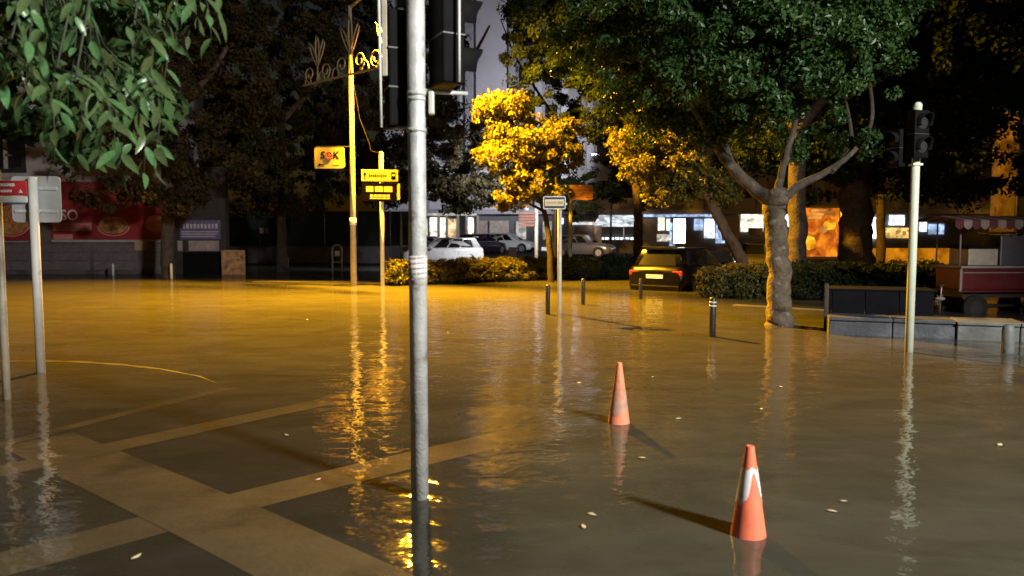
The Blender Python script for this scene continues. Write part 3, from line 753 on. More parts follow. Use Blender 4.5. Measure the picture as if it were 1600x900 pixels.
# dark trees of the square on the right
def dark_tree(label, px, py, Y, r, clumps, n, bend=0, group='dark trees of the square', size=.15, lm=None, top=200):
    b = at(px, py, Y); g = ground_z(b.x, Y); qq = lambda x, y, dy=0: at(x, y, Y+dy)
    tree(label, (b.x, Y, g), ([(b.x, Y, g), qq(px, py-20), qq(px+bend*.4, (py+top)/2), qq(px+bend, top)], [r*1.25, r, r*.9, r*.8]),
         [([qq(px+bend, top), qq(px+bend-60, top-90), qq(px+bend-90, top-160)], [r*.7, r*.45, r*.2]), ([qq(px+bend, top), qq(px+bend+70, top-80), qq(px+bend+110, top-150)], [r*.7, r*.45, r*.2])],
         [(qq(x, y, dy), rr) for x, y, dy, rr in clumps], n, size, lm or lf_dark, bark_dark, sub=.42, group=group)
dark_tree('broad black trunk tree just right of the orange advert panel', 1337, 418, 22.0, .48,
          [(1330, 90, 0, (2.6, 2.2, 2.6)), (1420, 150, 0, (2.2, 2.0, 2.0)), (1390, 270, .5, (1.6, 1.3, .6)), (1300, 285, .5, (1.2, 1.2, .5)), (1400, -20, 0, (3, 2.4, 2))], 52000)
dark_tree('dark trunk tree between the mottled trunk and the orange advert', 1246, 420, 20.5, .26,
          [(1240, 120, 1.2, (1.8, 1.6, 1.5)), (1190, 230, 1.2, (1.1, 1.2, .6)), (1270, 245, 1.0, (1.2, 1.2, .7))], 24000)
dark_tree('dense dark tree above the food cart awning', 1640, 440, 21.0, .3,
          [(1560, 60, 0, (2.6, 2.2, 2.4)), (1490, 215, 0, (1.15, 1.3, 1.5)), (1620, 270, .5, (.7, 1.3, .8)), (1500, 290, .5, (1.3, 1.2, .5)), (1480, 80, 0, (1.8, 1.8, 2.0)), (1560, -60, -1, (2.6, 2, 1.5)), (1650, 120, 0, (1.6, 1.6, 2.2))], 52000)
dark_tree('thin distant trunk tree before the pale shop lights', 1376, 385, 34.0, .2,
          [(1380, 250, 0, (2.6, 2, 1.5)), (1450, 260, 0, (2.2, 2, 1.4)), (1300, 200, 0, (3, 2, 2))], 15000, size=.22)

# dark trees on the left, in front of the banner wall and the fence
def left_tree(label, px, py, Y, r, clumps, n, lm=lf_brown, size=.17):
    dark_tree(label, px, py, Y, r, clumps, n, group='dark trees along the left pavement', size=size, lm=lm, top=190)
left_tree('dark tree drooping over the red banner wall on the left', 262, 432, 27.5, .24,
          [(200, 250, -1, (2.2, 1.6, 1.3)), (250, 310, -1, (1.5, 1.3, .62)), (170, 300, -1.5, (1.2, 1.0, .55)), (280, 120, 0, (3.4, 2.2, 2.6)), (140, 150, .3, (2.4, 2, 2.2)), (250, -10, 0, (4, 2.4, 2.2)), (330, 240, 0, (2.0, 1.6, 1.3))], 42000)
left_tree('dark olive tree in front of the green fence left of the lamp post', 440, 414, 33.0, .22,
          [(430, 290, -1, (2.0, 1.5, 1.2)), (385, 245, -1, (1.9, 1.6, 1.5)), (470, 330, -1, (.9, .9, .5)), (400, 310, -1, (1.6, 1.3, .8)), (440, 130, 0, (3.6, 2.4, 3.0)), (400, -10, 0, (4, 2.6, 2.6)), (345, 320, -.5, (1.1, 1, .55))], 42000)
left_tree('tall dark tree rising behind the direction sign', 655, 402, 38.0, .25,
          [(600, 150, 0, (3.4, 2.6, 3.6)), (690, 230, 0, (2.4, 2, 2.0)), (690, 300, 0, (2.0, 1.7, .9)), (600, 280, 0, (2.2, 2, 1.5)), (590, -10, 0, (4.2, 3, 2.8)), (530, 230, 0, (2.4, 2, 2.6)), (735, 285, 0, (1.6, 1.4, 1.6)), (660, 90, 0, (2.0, 2, 2.4)), (720, 215, -1, (1.5, 1.5, 1.5)), (715, 300, -1, (1.9, 1.5, .9)), (680, 190, -1, (1.6, 1.5, 1.6))], 85000)
left_tree('tall dark tree at the far end of the fence', 500, 400, 46.0, .3,
          [(500, 80, 0, (5, 3, 5)), (360, 60, 0, (5, 3, 6)), (520, 250, 0, (4, 3, 2.6)), (330, 220, 0, (4, 3, 3))], 30000, size=.24)
left_tree('thin leafy tree between the two far white cars', 872, 402, 46.0, .14,
          [(850, 290, 0, (2.4, 2, 1.2)), (930, 280, 0, (3.0, 2, 1.6)), (780, 290, 0, (2.2, 2, 1.1)), (900, 330, 0, (1.4, 1.2, .5)), (1010, 300, 1, (2.4, 2, 1.0)), (730, 250, 2, (2.2, 2, 2.2))], 26000, lf_dark)

# hedges
def hedge(label, a, b, w, h, n, m=lf_hedge, size=.085):
    a = Vector(a); b = Vector(b); L = (b-a).length; t = (b-a).normalized(); s = Vector((-t.y, t.x, 0))
    mid = (a+b)/2; o = thing('hedge', label, 'hedge', (mid.x, mid.y, 0))
    k = max(3, int(L/.55)); cl = []
    for i in range(k):
        c = a+t*(i+.5)*L/k
        for zz in (.28, .72):
            cl.append(((c+s*random.uniform(-.05, .05)+Vector((0, 0, h*zz+random.uniform(-.03, .03)))), (.36, w*.5, h*.26)))
    leaf_cloud('foliage', cl, n, size, m, o, (mid.x, mid.y, 0), fill=.15, sub=.15, per=30)
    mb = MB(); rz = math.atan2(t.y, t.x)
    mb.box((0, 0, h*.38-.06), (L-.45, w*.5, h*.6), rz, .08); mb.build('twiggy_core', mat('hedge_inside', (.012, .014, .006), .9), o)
    return o
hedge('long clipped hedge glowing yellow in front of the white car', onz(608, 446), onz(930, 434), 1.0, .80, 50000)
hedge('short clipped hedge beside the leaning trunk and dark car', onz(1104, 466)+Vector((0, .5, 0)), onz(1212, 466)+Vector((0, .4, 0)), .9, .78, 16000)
hedge('dark clipped hedge running behind the stone wall', onz(1235, 470)+Vector((0, .6, 0)), onz(1500, 470)+Vector((0, .9, 0)), 1.1, .92, 26000, lf_dark)
hedge('low dark hedge left of the dark car', onz(912, 432), onz(1005, 434)+Vector((0, 2.0, 0)), 1.0, .72, 12000, lf_dark)

# citrus tree: only a drooping bough reaches into view, its leaves are single objects
def citrus():
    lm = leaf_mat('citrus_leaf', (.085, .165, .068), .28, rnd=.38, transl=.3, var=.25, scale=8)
    root = thing('citrus_tree', 'citrus tree bough with large glossy wet leaves hanging over the left pavement', 'tree', (-4.3, 3.6, -.1))
    B = Vector((-4.3, 3.6, -.1))
    mb = MB(); limb(mb, [(0, 0, 0), (.05, 0, .9), (0, .05, 1.7), (.15, 0, 2.5), (.5, -.05, 3.2)], [.12, .1, .09, .075, .055]); mb.build('trunk', bark_dark, root)
    bough = MB(); limb(bough, [(.15, 0, 2.5), (.9, .05, 3.05), (1.7, 0, 3.25), (2.6, .1, 3.3), (3.3, .0, 3.2)], [.06, .045, .032, .02, .008]); bough = bough.build('bough', bark_dark, root)
    # leaf meshes: pointed blade, folded on the midrib and curled down
    metas = []
    for v in range(5):
        n = 6; vs = []; fs = []
        curl = random.uniform(.1, .35); fold = random.uniform(.12, .35); wd = random.uniform(.15, .205)
        for i in range(n+1):
            u = i/n; w = wd*math.sin(PI*min(1, u**.8))**.8 if 0 < i < n else 0.002
            z = -curl*u*u
            vs += [(u, -w, z+fold*w), (u, 0, z), (u, w, z+fold*w)]
        for i in range(n):
            for j in range(2):
                k = i*3+j; fs.append((k, k+1, k+4, k+3))
        me = bpy.data.meshes.new('leaf'); me.from_pydata(vs, [], fs); me.polygons.foreach_set('use_smooth', [True]*len(fs)); me.materials.append(lm); metas.append(me)
    tips = [(18, 70), (60, 110), (30, 165), (95, 175), (70, 225), (120, 240), (150, 255), (190, 262), (225, 270), (205, 225), (245, 225), (160, 190), (215, 175), (110, 130), (140, 85),
            (60, 45), (200, 40), (265, 40), (310, 25), (330, 60), (290, 75), (340, 20), (100, 30), (165, 130), (15, 20), (35, 120), (130, 200), (180, 235), (240, 255), (85, 255), (5, 130), (250, 150)]
    cnt = 0
    mb = MB()
    for (px, py) in tips:
        Yt = random.uniform(3.0, 4.0); tip = at(px, py, Yt)-B
        up = random.uniform(.32, .5); st = tip+Vector((random.uniform(-.28, .02), random.uniform(-.1, .1), up))
        pts = [st.lerp(tip, i/6)+Vector((.07*math.sin(PI*i/6), 0, .06*math.sin(PI*i/6))) for i in range(7)]
        mb.tube(pts, [.0045-.0005*i for i in range(7)], 5)
        mb.tube([Vector((min(3.2, max(.9, st.x-.2)), .03, 3.22)), st.lerp(Vector((st.x, 0, 3.2)), .4)+Vector((-.05, 0, 0)), st], [.008, .006, .0045], 5)
        for k in range(9):
            u = .12+.88*k/8; i = min(5, int(u*6)); p = pts[i].lerp(pts[i+1], u*6-i) if i < 6 else pts[6]
            d = (pts[min(6, i+1)]-pts[i]).normalized()
            side = Vector((math.cos(k*2.4+px), math.sin(k*2.4+px), 0))
            dirv = (side*random.uniform(.6, 1.2)+Vector((0, 0, -random.uniform(-.15, .95)))+d*.6).normalized()
            nrm = (Vector((random.uniform(-.5, .7), -random.uniform(.1, .9), random.uniform(.5, 1))))
            nrm = (nrm-dirv*nrm.dot(dirv)).normalized(); bt = nrm.cross(dirv)
            s = random.uniform(.08, .13)
            M = Matrix((( dirv.x*s, bt.x*s, nrm.x*s, p.x), (dirv.y*s, bt.y*s, nrm.y*s, p.y), (dirv.z*s, bt.z*s, nrm.z*s, p.z), (0, 0, 0, 1)))
            o = bpy.data.objects.new('leaf', metas[cnt % 5]); C.objects.link(o); o.parent = bough; o.matrix_local = M; cnt += 1
    mb.build('twig', mat('green_twig', (.03, .035, .018), .7), root)
    # leaves further back in the crown, too many to pick apart
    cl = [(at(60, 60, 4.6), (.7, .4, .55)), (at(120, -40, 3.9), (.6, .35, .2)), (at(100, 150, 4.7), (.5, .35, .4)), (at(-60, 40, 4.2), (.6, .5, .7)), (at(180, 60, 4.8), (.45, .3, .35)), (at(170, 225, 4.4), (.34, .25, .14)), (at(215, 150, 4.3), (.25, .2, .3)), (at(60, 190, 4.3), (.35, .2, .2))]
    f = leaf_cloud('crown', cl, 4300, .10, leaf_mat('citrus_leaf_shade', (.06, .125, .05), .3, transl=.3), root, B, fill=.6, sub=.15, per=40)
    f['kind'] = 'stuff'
citrus()

# floating leaves and litter
fm = mat('pale_litter', (.55, .50, .38), .5, var=.3)
for i, (px, py, s) in enumerate(((1003, 717, .05), (925, 805, .05), (912, 825, .045), (1562, 696, .07), (448, 681, .05), (1190, 640, .045), (213, 872, .06), (497, 751, .04), (905, 599, .05), (700, 520, .06), (1220, 605, .06), (1300, 800, .05), (1318, 785, .04), (1020, 590, .05), (480, 500, .07), (1060, 655, .05))):
    p = onz(px, py); mb = MB(); a = random.uniform(0, 6)
    mb.add([(s*.6*math.cos(a+k*PI/3)*(1.0 if k % 3 == 0 else .45), s*.6*math.sin(a+k*PI/3)*(1.0 if k % 3 == 0 else .5), .006+.006*random.random()) for k in range(6)]+[(0, 0, .014)], [(k, (k+1) % 6, 6) for k in range(6)])
    o = mb.build('floating_leaf', fm); o.location = (p.x, p.y, 0)
    tag(o, 'tiny pale leaf or scrap floating on the muddy water', 'leaf', 'scraps floating on the flood water')

# ------------------------------------------------------------------ cars
def car(label, loc, heading, paint, L=4.2, W=1.78, H=1.5, hatch=True, head_on=False, tail=True, group='cars parked around the flooded square', plate=True, tail_m=None):
    """heading: direction of the bonnet in the ground plane. Local +x is forward."""
    t = thing('parked_car', label, 'car', loc, math.atan2(heading[1], heading[0]), group)
    hw = W/2; zs = .20; belt = H*.60
    # lower body: stations from rear to front
    st = [(-.5, .50, .86, .30, .90), (-.488, .62, .93, .22, 1.0), (-.44, .645, .975, .19, 1.0), (-.30, .64, 1.0, .18, 1.0), (0, .625, 1.0, .18, 1.0), (.17, .62, 1.0, .18, 1.0), (.30, .595, .985, .18, 1.0), (.42, .545, .95, .20, 1.0), (.475, .49, .90, .23, .97), (.5, .42, .80, .30, .88)]
    prof = []
    vs = []; fs = []
    for x, zt, w, zl, q in st:
        zt *= H; w *= hw; m_ = (zl+zt)/2
        ring = [(-w*.86, zl), (-w*.97, zl+.08), (-w, m_*.95), (-w*.985, zt-.14), (-w*.93, zt-.03), (-w*.8, zt), (0, zt+.025*q)]
        ring = ring+[(-y, z) for y, z in reversed(ring[:-1])]
        vs += [(x*L, y, z) for y, z in ring]; nr = len(ring)
    for i in range(len(st)-1):
        for k in range(nr):
            k2 = (k+1) % nr; fs.append((i*nr+k, i*nr+k2, (i+1)*nr+k2, (i+1)*nr+k))
    fs.append(tuple(reversed(range(nr)))); fs.append(tuple((len(st)-1)*nr+k for k in range(nr)))
    MB().add(vs, fs, True).build('body', paint, t)
    # cabin
    xb0, xb1 = (-.475*L, .235*L) if hatch else (-.36*L, .235*L)
    xr0, xr1 = (-.40*L, .02*L) if hatch else (-.22*L, .02*L)
    zb, zr = belt, H
    bw, rw = hw*.93, hw*.73
    K = [(xb0, bw*.93, zb), (xb1, bw*.90, zb), (xr1, rw*.97, zr-.04), (xr0, rw*.92, zr-.06)]
    c8 = []
    for s in (-1, 1): c8 += [Vector((x, s*y, z)) for x, y, z in K]
    bm = bmesh.new(); vv = [bm.verts.new(v) for v in c8]
    for f in ((0, 1, 2, 3), (4, 7, 6, 5), (0, 4, 5, 1), (1, 5, 6, 2), (2, 6, 7, 3), (3, 7, 4, 0)): bm.faces.new([vv[i] for i in f])
    bmesh.ops.recalc_face_normals(bm, faces=list(bm.faces))
    top = [e for e in bm.edges if e.verts[0].co.z > zb+.1 or e.verts[1].co.z > zb+.1]
    bmesh.ops.bevel(bm, geom=top, offset=.05, segments=3, profile=.6, affect='EDGES')
    me = bpy.data.meshes.new('cabin'); bm.to_mesh(me); bm.free(); me.materials.append(paint); me.polygons.foreach_set('use_smooth', [True]*len(me.polygons))
    cab = bpy.data.objects.new('cabin', me); C.objects.link(cab); cab.parent = t
    def pane(name, a, b, c, d, u0, u1, v0, v1, m=glass_dark, th=.008):
        def P(u, v): return a.lerp(b, u).lerp(d.lerp(c, u), v)
        n = (b-a).cross(d-a).normalized()
        q = [P(u0[0], v0), P(u1[0], v0), P(u1[1], v1), P(u0[1], v1)]
        cen = sum(q, Vector())/4
        if n.dot(cen-Vector((cen.x*.6, 0, zb))) < 0: n = -n
        MB().slab(*q, n, th).build(name, m, cab)
    for s in (0, 4):
        a, b, c, d = c8[s], c8[s+1], c8[s+2], c8[s+3]
        pane('side_window', a, b, c, d, (.40, .36), (.60, .62), .08, .86)
        pane('side_window', a, b, c, d, (.63, .655), (.86, .90), .08, .86)
        pane('quarter_window', a, b, c, d, (.14, .14), (.37, .33), .12, .84)
    pane('windscreen', c8[1], c8[5], c8[6], c8[2], (.08, .1), (.92, .9), .08, .92)
    pane('rear_window', c8[0], c8[4], c8[7], c8[3], (.12, .14), (.88, .86), .12, .86)
    for x in (-.305*L, .315*L):
        for s in (-1, 1):
            r = .325; y = s*(hw*.985)
            w = MB(); w.tube([(x, y-s*.2, r), (x, y+s*.004, r)], r, 22); w = w.build('wheel', rubber, t)
            MB().tube([(x, y+s*.0, r), (x, y+s*.012, r)], r*.64, 18).build('rim', alloy, w)
            for k in range(5):
                a = 2*PI*k/5; MB().box((x+.11*math.cos(a), y+s*.012, r+.11*math.sin(a)), (.05, .012, .05)).build('spoke_gap', rubber, w)
            mb = MB(); n = 14
            v2 = []; 
            for k in range(n+1):
                a = R(-8)+R(196)*k/n
                for rr in (r*1.02, r*1.17): v2.append((x+rr*math.cos(a), y+s*.006, r+rr*math.sin(a)))
            mb.add(v2, [(2*k, 2*k+1, 2*k+3, 2*k+2) for k in range(n)]); mb.build('wheel_arch', black_plastic, t, fix=False)
    lamp_r = tail_m or mat('tail_lamp_red', (.45, .03, .03), .25)
    lamp_w = emis('lit_headlamp', (1, .93, .8), 9.0) if head_on else mat('clear_headlamp', (.5, .5, .5), .15)
    for s in (-1, 1):
        MB().box((-.487*L, s*hw*.74, H*.50), (.09, hw*.36, .16), 0, .03).build('tail_lamp', lamp_r, t)
        MB().box((.472*L, s*hw*.66, H*.40), (.14, hw*.34, .12), 0, .03).build('headlamp', lamp_w, t)
        m = MB().box((.155*L, s*(hw+.07), belt+.05), (.12, .18, .12), 0, .03).build('wing_mirror', paint, t)
        for xx in (-.13*L, .10*L): MB().box((xx, s*(hw*.992), belt-.12), (.18, .03, .03), 0, .008).build('door_handle', paint, t)
        for xx in (-.18*L, .015*L, .21*L): MB().box((xx, s*hw*.991, belt*.62), (.008, .012, .48)).build('door_seam', black_plastic, t)
    MB().box((-.49*L, 0, .33), (.12, W*.86, .2), 0, .04).build('rear_bumper', paint, t)
    MB().box((.485*L, 0, .32), (.12, W*.78, .22), 0, .04).build('front_bumper', black_plastic, t)
    if plate: MB().box((-.502*L, 0, H*.44), (.03, .52, .12), 0, .006).build('number_plate', white_p, t)
    MB().tube([(-.512*L, -.25, H*.53), (-.512*L, .25, H*.53)], .012, 6).build('boot_handle', black_plastic, t)
    MB().box((-.43*L if hatch else -.3*L, 0, H-.02), (.16, rw*1.6, .03), 0, .01).build('roof_edge', paint, t)
    return t
def paint(name, col, rough=.3): return mat(name, col, rough, .0, var=.05, coat=.6, dirt=(tuple(c*.75+.003 for c in col), 2.5, .62))
black_car = mat('black_car_paint', (.003, .003, .004), .28, spec=.3, coat=.15, var=.05); white_car = paint('white_car_paint', (.70, .68, .68)); ice_car = paint('bright_white_car_paint', (.78, .80, .80))
plum_car = paint('plum_car_paint', (.035, .018, .04)); grey_car = paint('grey_car_paint', (.10, .10, .11))
car('black hatchback with red tail lamp and pale number plate standing in flood water', (5.35, 22.8, -.26), (.6, .8), black_car, 4.25, 1.8, 1.52)
c = at(690, 400, 40.5); car('dusty white crossover car parked behind the yellow hedge', (c.x, 40.5, ground_z(c.x, 40.5)), (-.96, -.22), white_car, 4.4, 1.82, 1.62)
c = at(797, 390, 56); car('small bright white hatchback by the far shops', (c.x, 56, ground_z(c.x, 56)), (.93, -.36), ice_car, 3.95, 1.75, 1.48)
c = at(757, 392, 53); car('dark plum car half hidden beside the small white hatchback', (c.x-.2, 53, ground_z(c.x, 53)), (.55, .83), plum_car, 4.2, 1.76, 1.5)
c = at(1176, 405, 37); car('dark car with lit headlamps behind the leaning tree', (c.x, 37, ground_z(c.x, 37)), (-.35, -.94), grey_car, 4.2, 1.76, 1.5, head_on=True)
c = at(640, 398, 47); car('grey car standing behind the dusty white crossover', (c.x, 47, ground_z(c.x, 47)), (-.97, -.1), grey_car, 4.3, 1.78, 1.52)
c = at(912, 392, 50); car('grey car beneath the white stall canopy', (c.x, 50, ground_z(c.x, 50)), (.9, -.4), grey_car, 4.1, 1.76, 1.55)

# ------------------------------------------------------------------ left side: banner wall, fence, small things
def bx(name, x0, x1, y0, y1, z0, z1, m, parent, bev=0.0):
    return MB().box(((x0+x1)/2, (y0+y1)/2, (z0+z1)/2), (abs(x1-x0), abs(y1-y0), abs(z1-z0)), 0, bev).build(name, m, parent)
YL = 31.0
X = lambda px, Y: (px-800)/F*Y*(1/ (math.cos(PITCH))) if False else at(px, 372, Y).x
Z = lambda py, Y: at(800, py, Y).z
plaster = mat('lilac_grey_plaster', (.40, .37, .40), .8, var=.12, scale=2, bump=.2, dirt=((.30, .27, .29), 1.2, .58))
wall_dark = mat('grimy_low_wall', (.13, .10, .11), .7, var=.25, scale=2, bump=.3, dirt=((.07, .055, .06), 1.5, .52))
t = thing('shop_building', 'lilac grey shop building with red food banners along its front', 'building', (X(100, YL), YL, -.15))
def L_(name, px0, px1, py0, py1, m, parent=t, off=0.0, th=.06, bev=0.0):
    x0, x1 = X(px0, YL)-t.location.x, X(px1, YL)-t.location.x
    return bx(name, x0, x1, -off-th, -off, Z(py1, YL)+.15, Z(py0, YL)+.15, m, parent, bev)
w = bx('wall', X(-420, YL)-t.location.x, X(262, YL)-t.location.x, 0, 4.0, -.1, 11.5, plaster, t)
bx('end_wall', X(262, YL)-t.location.x+.004, X(352, YL)-t.location.x, 0, .3, -.1, 4.6, mat('shade_dark_wall', (.03, .026, .03), .6, var=.3), t)  # wall colour made dark to stand for shade
L_('plinth', -420, 352, 378, 434, wall_dark, w, 0, .05)
shut = mat('grey_shutter', (.15, .125, .135), .6, var=.2)
for i, (a, b_) in enumerate(((-120, -40), (-34, 46), (66, 140), (146, 215), (221, 262))):
    s = L_('shutter_panel', a, b_, 382, 422, shut, w, .05, .05, .01)
    for k in range(2): L_('shutter_rail', a+1, b_-1, 393+k*13, 395+k*13, wall_dark, s, .10, .02)
red_b = mat('red_banner', (.27, .024, .03), .6, var=.35, scale=1.1, dirt=((.16, .02, .022), .8, .55))
food = mat('food_picture', (.42, .17, .06), .55, var=.6, scale=9, dirt=((.50, .30, .12), 5, .5))
rose = mat('banner_rose', (.62, .22, .22), .6)
for a, b_, y0, y1 in ((-160, 48, 318, 376), (82, 262, 284, 374)):
    bnr = L_('banner', a, b_, y0, y1, red_b, t, .06, .04)
    if a < 0:
        cx = X(22, YL)-t.location.x; cz = Z(340, YL)+.15
        MB().add([(cx+.75*math.cos(2*PI*k/20), -.112, cz-.1+.62*math.sin(2*PI*k/20)) for k in range(20)], [tuple(range(20))]).build('food_picture', food, bnr)
        MB().tube([(cx+.8*math.cos(PI+PI*k/10), -.115, cz-.12+.66*math.sin(PI+PI*k/10)) for k in range(11)], .03, 6).build('plate_edge', rose, bnr)
    else:
        text_part('lettering', 'SO', .62, mat('banner_pale_letter', (.80, .62, .60), .6), bnr, (X(112, YL)-t.location.x, -.105, Z(337, YL)+.15), sx=.95)
        L_('pink_strip', 86, 146, 348, 361, rose, bnr, .103, .006)
        L_('pink_strip', 86, 116, 366, 374, rose, bnr, .103, .006)
        cx = X(180, YL)-t.location.x; cz = Z(352, YL)+.15
        MB().add([(cx+.62*math.cos(2*PI*k/20), -.112, cz+.36*math.sin(2*PI*k/20)) for k in range(20)], [tuple(range(20))]).build('food_picture', food, bnr)
        MB().tube([(cx+.66*math.cos(PI+PI*k/10), -.115, cz-.04+.4*math.sin(PI+PI*k/10)) for k in range(11)], .03, 6).build('plate_edge', rose, bnr)
        MB().add([(cx+1.75+.42*math.cos(2*PI*k/20), -.112, cz+.05+.36*math.sin(2*PI*k/20)) for k in range(20)], [tuple(range(20))]).build('food_picture', rose, bnr)
L_('gutter_board', 48, 82, 300, 378, wall_dark, t, .06, .03)
fr = L_('window', -40, 46, 210, 270, mat('dark_window_frame', (.035, .03, .04), .5), t, .0, .05)
for a, b_ in ((-36, -12), (-8, 12), (20, 40)): L_('pane', a, b_, 215, 262, glass_dark, fr, .05, .01)
L_('mullion', 13, 19, 214, 264, mat('pale_mullion', (.45, .42, .46), .6), fr, .05, .03)
L_('sill', -44, 52, 271, 275, mat('pale_mullion', (.45, .42, .46), .6), fr, .0, .12)
L_('cornice', -420, 262, 274, 279, mat('pale_cornice', (.42, .33, .35), .7), t, .0, .1)
L_('notice', 212, 232, 377, 391, mat('tan_notice', (.40, .28, .16), .6), t, .10, .02)
bb = L_('blue_banner', 283, 346, 344, 374, mat('blue_violet_banner', (.13, .11, .24), .6, var=.2), t, .06, .05)
pal = mat('banner_lilac_letter', (.50, .46, .52), .6)
for k in range(10): L_('blurred_letter', 288+k*5.6, 291.6+k*5.6, 350-.4*(k % 2), 357, pal, bb, .112, .006)
for k in range(3): L_('text_line', 286, 344-3*k, 361.5+k*3.6, 363+k*3.6, pal, bb, .112, .006)
L_('white_board', 296, 343, 376, 392, mat('pinkish_board', (.36, .28, .29), .6, var=.25), t, .06, .05)
L_('white_board', 279, 286, 376, 392, mat('pinkish_board', (.36, .28, .29), .6, var=.25), t, .06, .05)
L_('dark_doorway', 286, 350, 394, 434, black_plastic, t, .055, .02)
L_('dark_front', 264, 352, 282, 434, mat('shade_dark_wall', (.03, .026, .03), .6, var=.3), t, .0, .052)  # added dark sheet over the plaster, shade put into its colour

# green mesh fence on a low wall
x1_ = X(352, YL)-t.location.x; bx('side_shade_sheet', x1_+.003, x1_+.05, -.05, .32, -.1, 4.6, MATS['shade_dark_wall'], t)  # added dark sheet, stands for shade on the wall end
YF = 43.0; g = ground_z(-12, YF)
t = thing('fence', 'dark green screened fence on a low grey wall behind the lamp post', 'fence', (X(480, YF), YF, g))
fx0, fx1 = X(352, YF)-t.location.x, X(660, YF)-t.location.x
lowwall = mat('grey_low_wall', (.24, .23, .25), .75, var=.2, scale=1.5, bump=.3, dirt=((.14, .13, .14), 1.1, .55))
n = 6
for i in range(n):
    a = fx0+(fx1-fx0)*i/n; b_ = fx0+(fx1-fx0)*(i+1)/n
    bx('wall_block', a, b_-.02, 0, .3, -.1, .95-g, lowwall, t, .015)
    bx('coping', a, b_-.012, -.04, .34, .95-g, 1.02-g, lowwall, t, .01)
    bx('screen_panel', a+.05, b_-.05, .1, .14, 1.06-g, 3.05-g, mat('dark_green_screen', (.012, .030, .018), .7, var=.25, scale=3, bump=.3, bscale=50), t)
    bx('post', b_-.04, b_+.03, .08, .16, 1.02-g, 3.12-g, mat('dark_green_post', (.012, .022, .015), .5), t)
nb = bx('notice', X(405.5, YF)-t.location.x, X(411.5, YF)-t.location.x, .08, .10, Z(365, YF)-g, Z(356, YF)-g, white_p, t)
bx('notice', X(413.5, YF)-t.location.x, X(419.5, YF)-t.location.x, .08, .10, Z(365, YF)-g, Z(356, YF)-g, mat('pink_notice', (.55, .35, .38), .6), t)
# pavement sandwich board, bike hoop, slim posts
p = at(365, 423, 30.4); g = ground_z(p.x, 30.4)
t = thing('sandwich_board', 'brown pavement menu board standing at the water edge below the fence', 'sign board', (p.x, 30.4, g), R(-6))
fr = MB().prism(rrect(1.0, 1.1, .03), -.03, .03).build('frame', mat('tan_wood', (.42, .24, .11), .6, var=.25), t); fr.location = (0, 0, .58-g*.2)
o = bx('picture', -.44, .44, -.036, -.03, .09-g*.2, 1.07-g*.2, mat('brown_menu_picture', (.48, .24, .11), .6, var=.6, scale=4, dirt=((.10, .04, .02), 3, .55)), t)
bx('picture_detail', .0, .3, -.04, -.036, .78-g*.2, .86-g*.2, mat('pale_picture_mark', (.45, .33, .2), .6), o)
for s in (-1, 1): bx('leg', s*.45-.03, s*.45+.03, -.02, .04, -.02, .2, mat('tan_wood', (.42, .24, .11), .6), t)
p = at(527, 424, 32.5); g = ground_z(p.x, 32.5)
t = thing('bike_hoop', 'pale round topped metal hoop with small plate standing in shallow water', 'bike stand', (p.x, 32.5, g), R(15))
MB().tube([(-.2, 0, -.05)]+[(-.2*math.cos(PI*k/12), 0, 1.0-g+.2*math.sin(PI*k/12)) for k in range(13)]+[(.2, 0, -.05)], .04, 10).build('hoop', galv_pale, t)
bx('plate', -.1, .12, -.02, .02, .7-g, .95-g, galv_pale, t, .01)
MB().cyl((-.2, 0, .45-g), (.2, 0, .45-g), .025).build('cross_bar', galv_pale, t)
for px, py, Y, h, lab in ((177, 432, 29.6, .62, 'short pale post before the shutters of the banner wall'), (268, 436, 27.0, .72, 'short pale post at the foot of the drooping dark tree'), (450, 420, 35.0, .75, 'short dark post before the low wall')):
    p = at(px, py, Y); g = ground_z(p.x, Y)
    o = MB().lathe([(.05, -.05), (.05, h-.05), (.035, h), (.01, h+.015)], n=12).build('short_post', galv_pale if px < 400 else black_paint); o.location = (p.x, Y, g); tag(o, lab, 'post')

# ------------------------------------------------------------------ far shops
def E(name, col, s):
    if name in MATS: return MATS[name]
    m = bpy.data.materials.new(name); m.use_nodes = True; nt = m.node_tree; n = nt.nodes; l = nt.links; p = n['Principled BSDF']
    tc = n.new('ShaderNodeTexCoord'); br = n.new('ShaderNodeTexVoronoi'); br.distance = 'CHEBYCHEV'; br.inputs['Scale'].default_value = 3.4
    l.new(tc.outputs['Object'], br.inputs['Vector']); nz = n.new('ShaderNodeTexNoise'); nz.inputs['Scale'].default_value = 1.3; l.new(tc.outputs['Object'], nz.inputs['Vector'])
    hs = n.new('ShaderNodeHueSaturation'); hs.inputs['Color'].default_value = (*col, 1); hs.inputs['Saturation'].default_value = 1.0
    sx = n.new('ShaderNodeSeparateColor'); l.new(br.outputs['Color'], sx.inputs[0])
    a = n.new('ShaderNodeMapRange'); a.inputs[3].default_value = .25; a.inputs[4].default_value = 1.25; l.new(sx.outputs[0], a.inputs[0]); l.new(a.outputs[0], hs.inputs['Value'])
    b = n.new('ShaderNodeMapRange'); b.inputs[1].default_value = .3; b.inputs[2].default_value = .7; b.inputs[3].default_value = s*.45; b.inputs[4].default_value = s*1.4; l.new(nz.outputs[0], b.inputs[0])
    l.new(hs.outputs[0], p.inputs['Emission Color']); l.new(b.outputs[0], p.inputs['Emission Strength']); p.inputs['Base Color'].default_value = (*[c*.4 for c in col], 1); p.inputs['Roughness'].default_value = .2
    MATS[name] = m
    return m
YS = 62.0; GZ = .45
warm = E('warm_shop_light', (1.0, .86, .62), 2.4); cool = E('cool_shop_light', (.80, .90, 1.0), 2.2); coolb = E('blue_shop_light', (.45, .62, .95), 1.2)
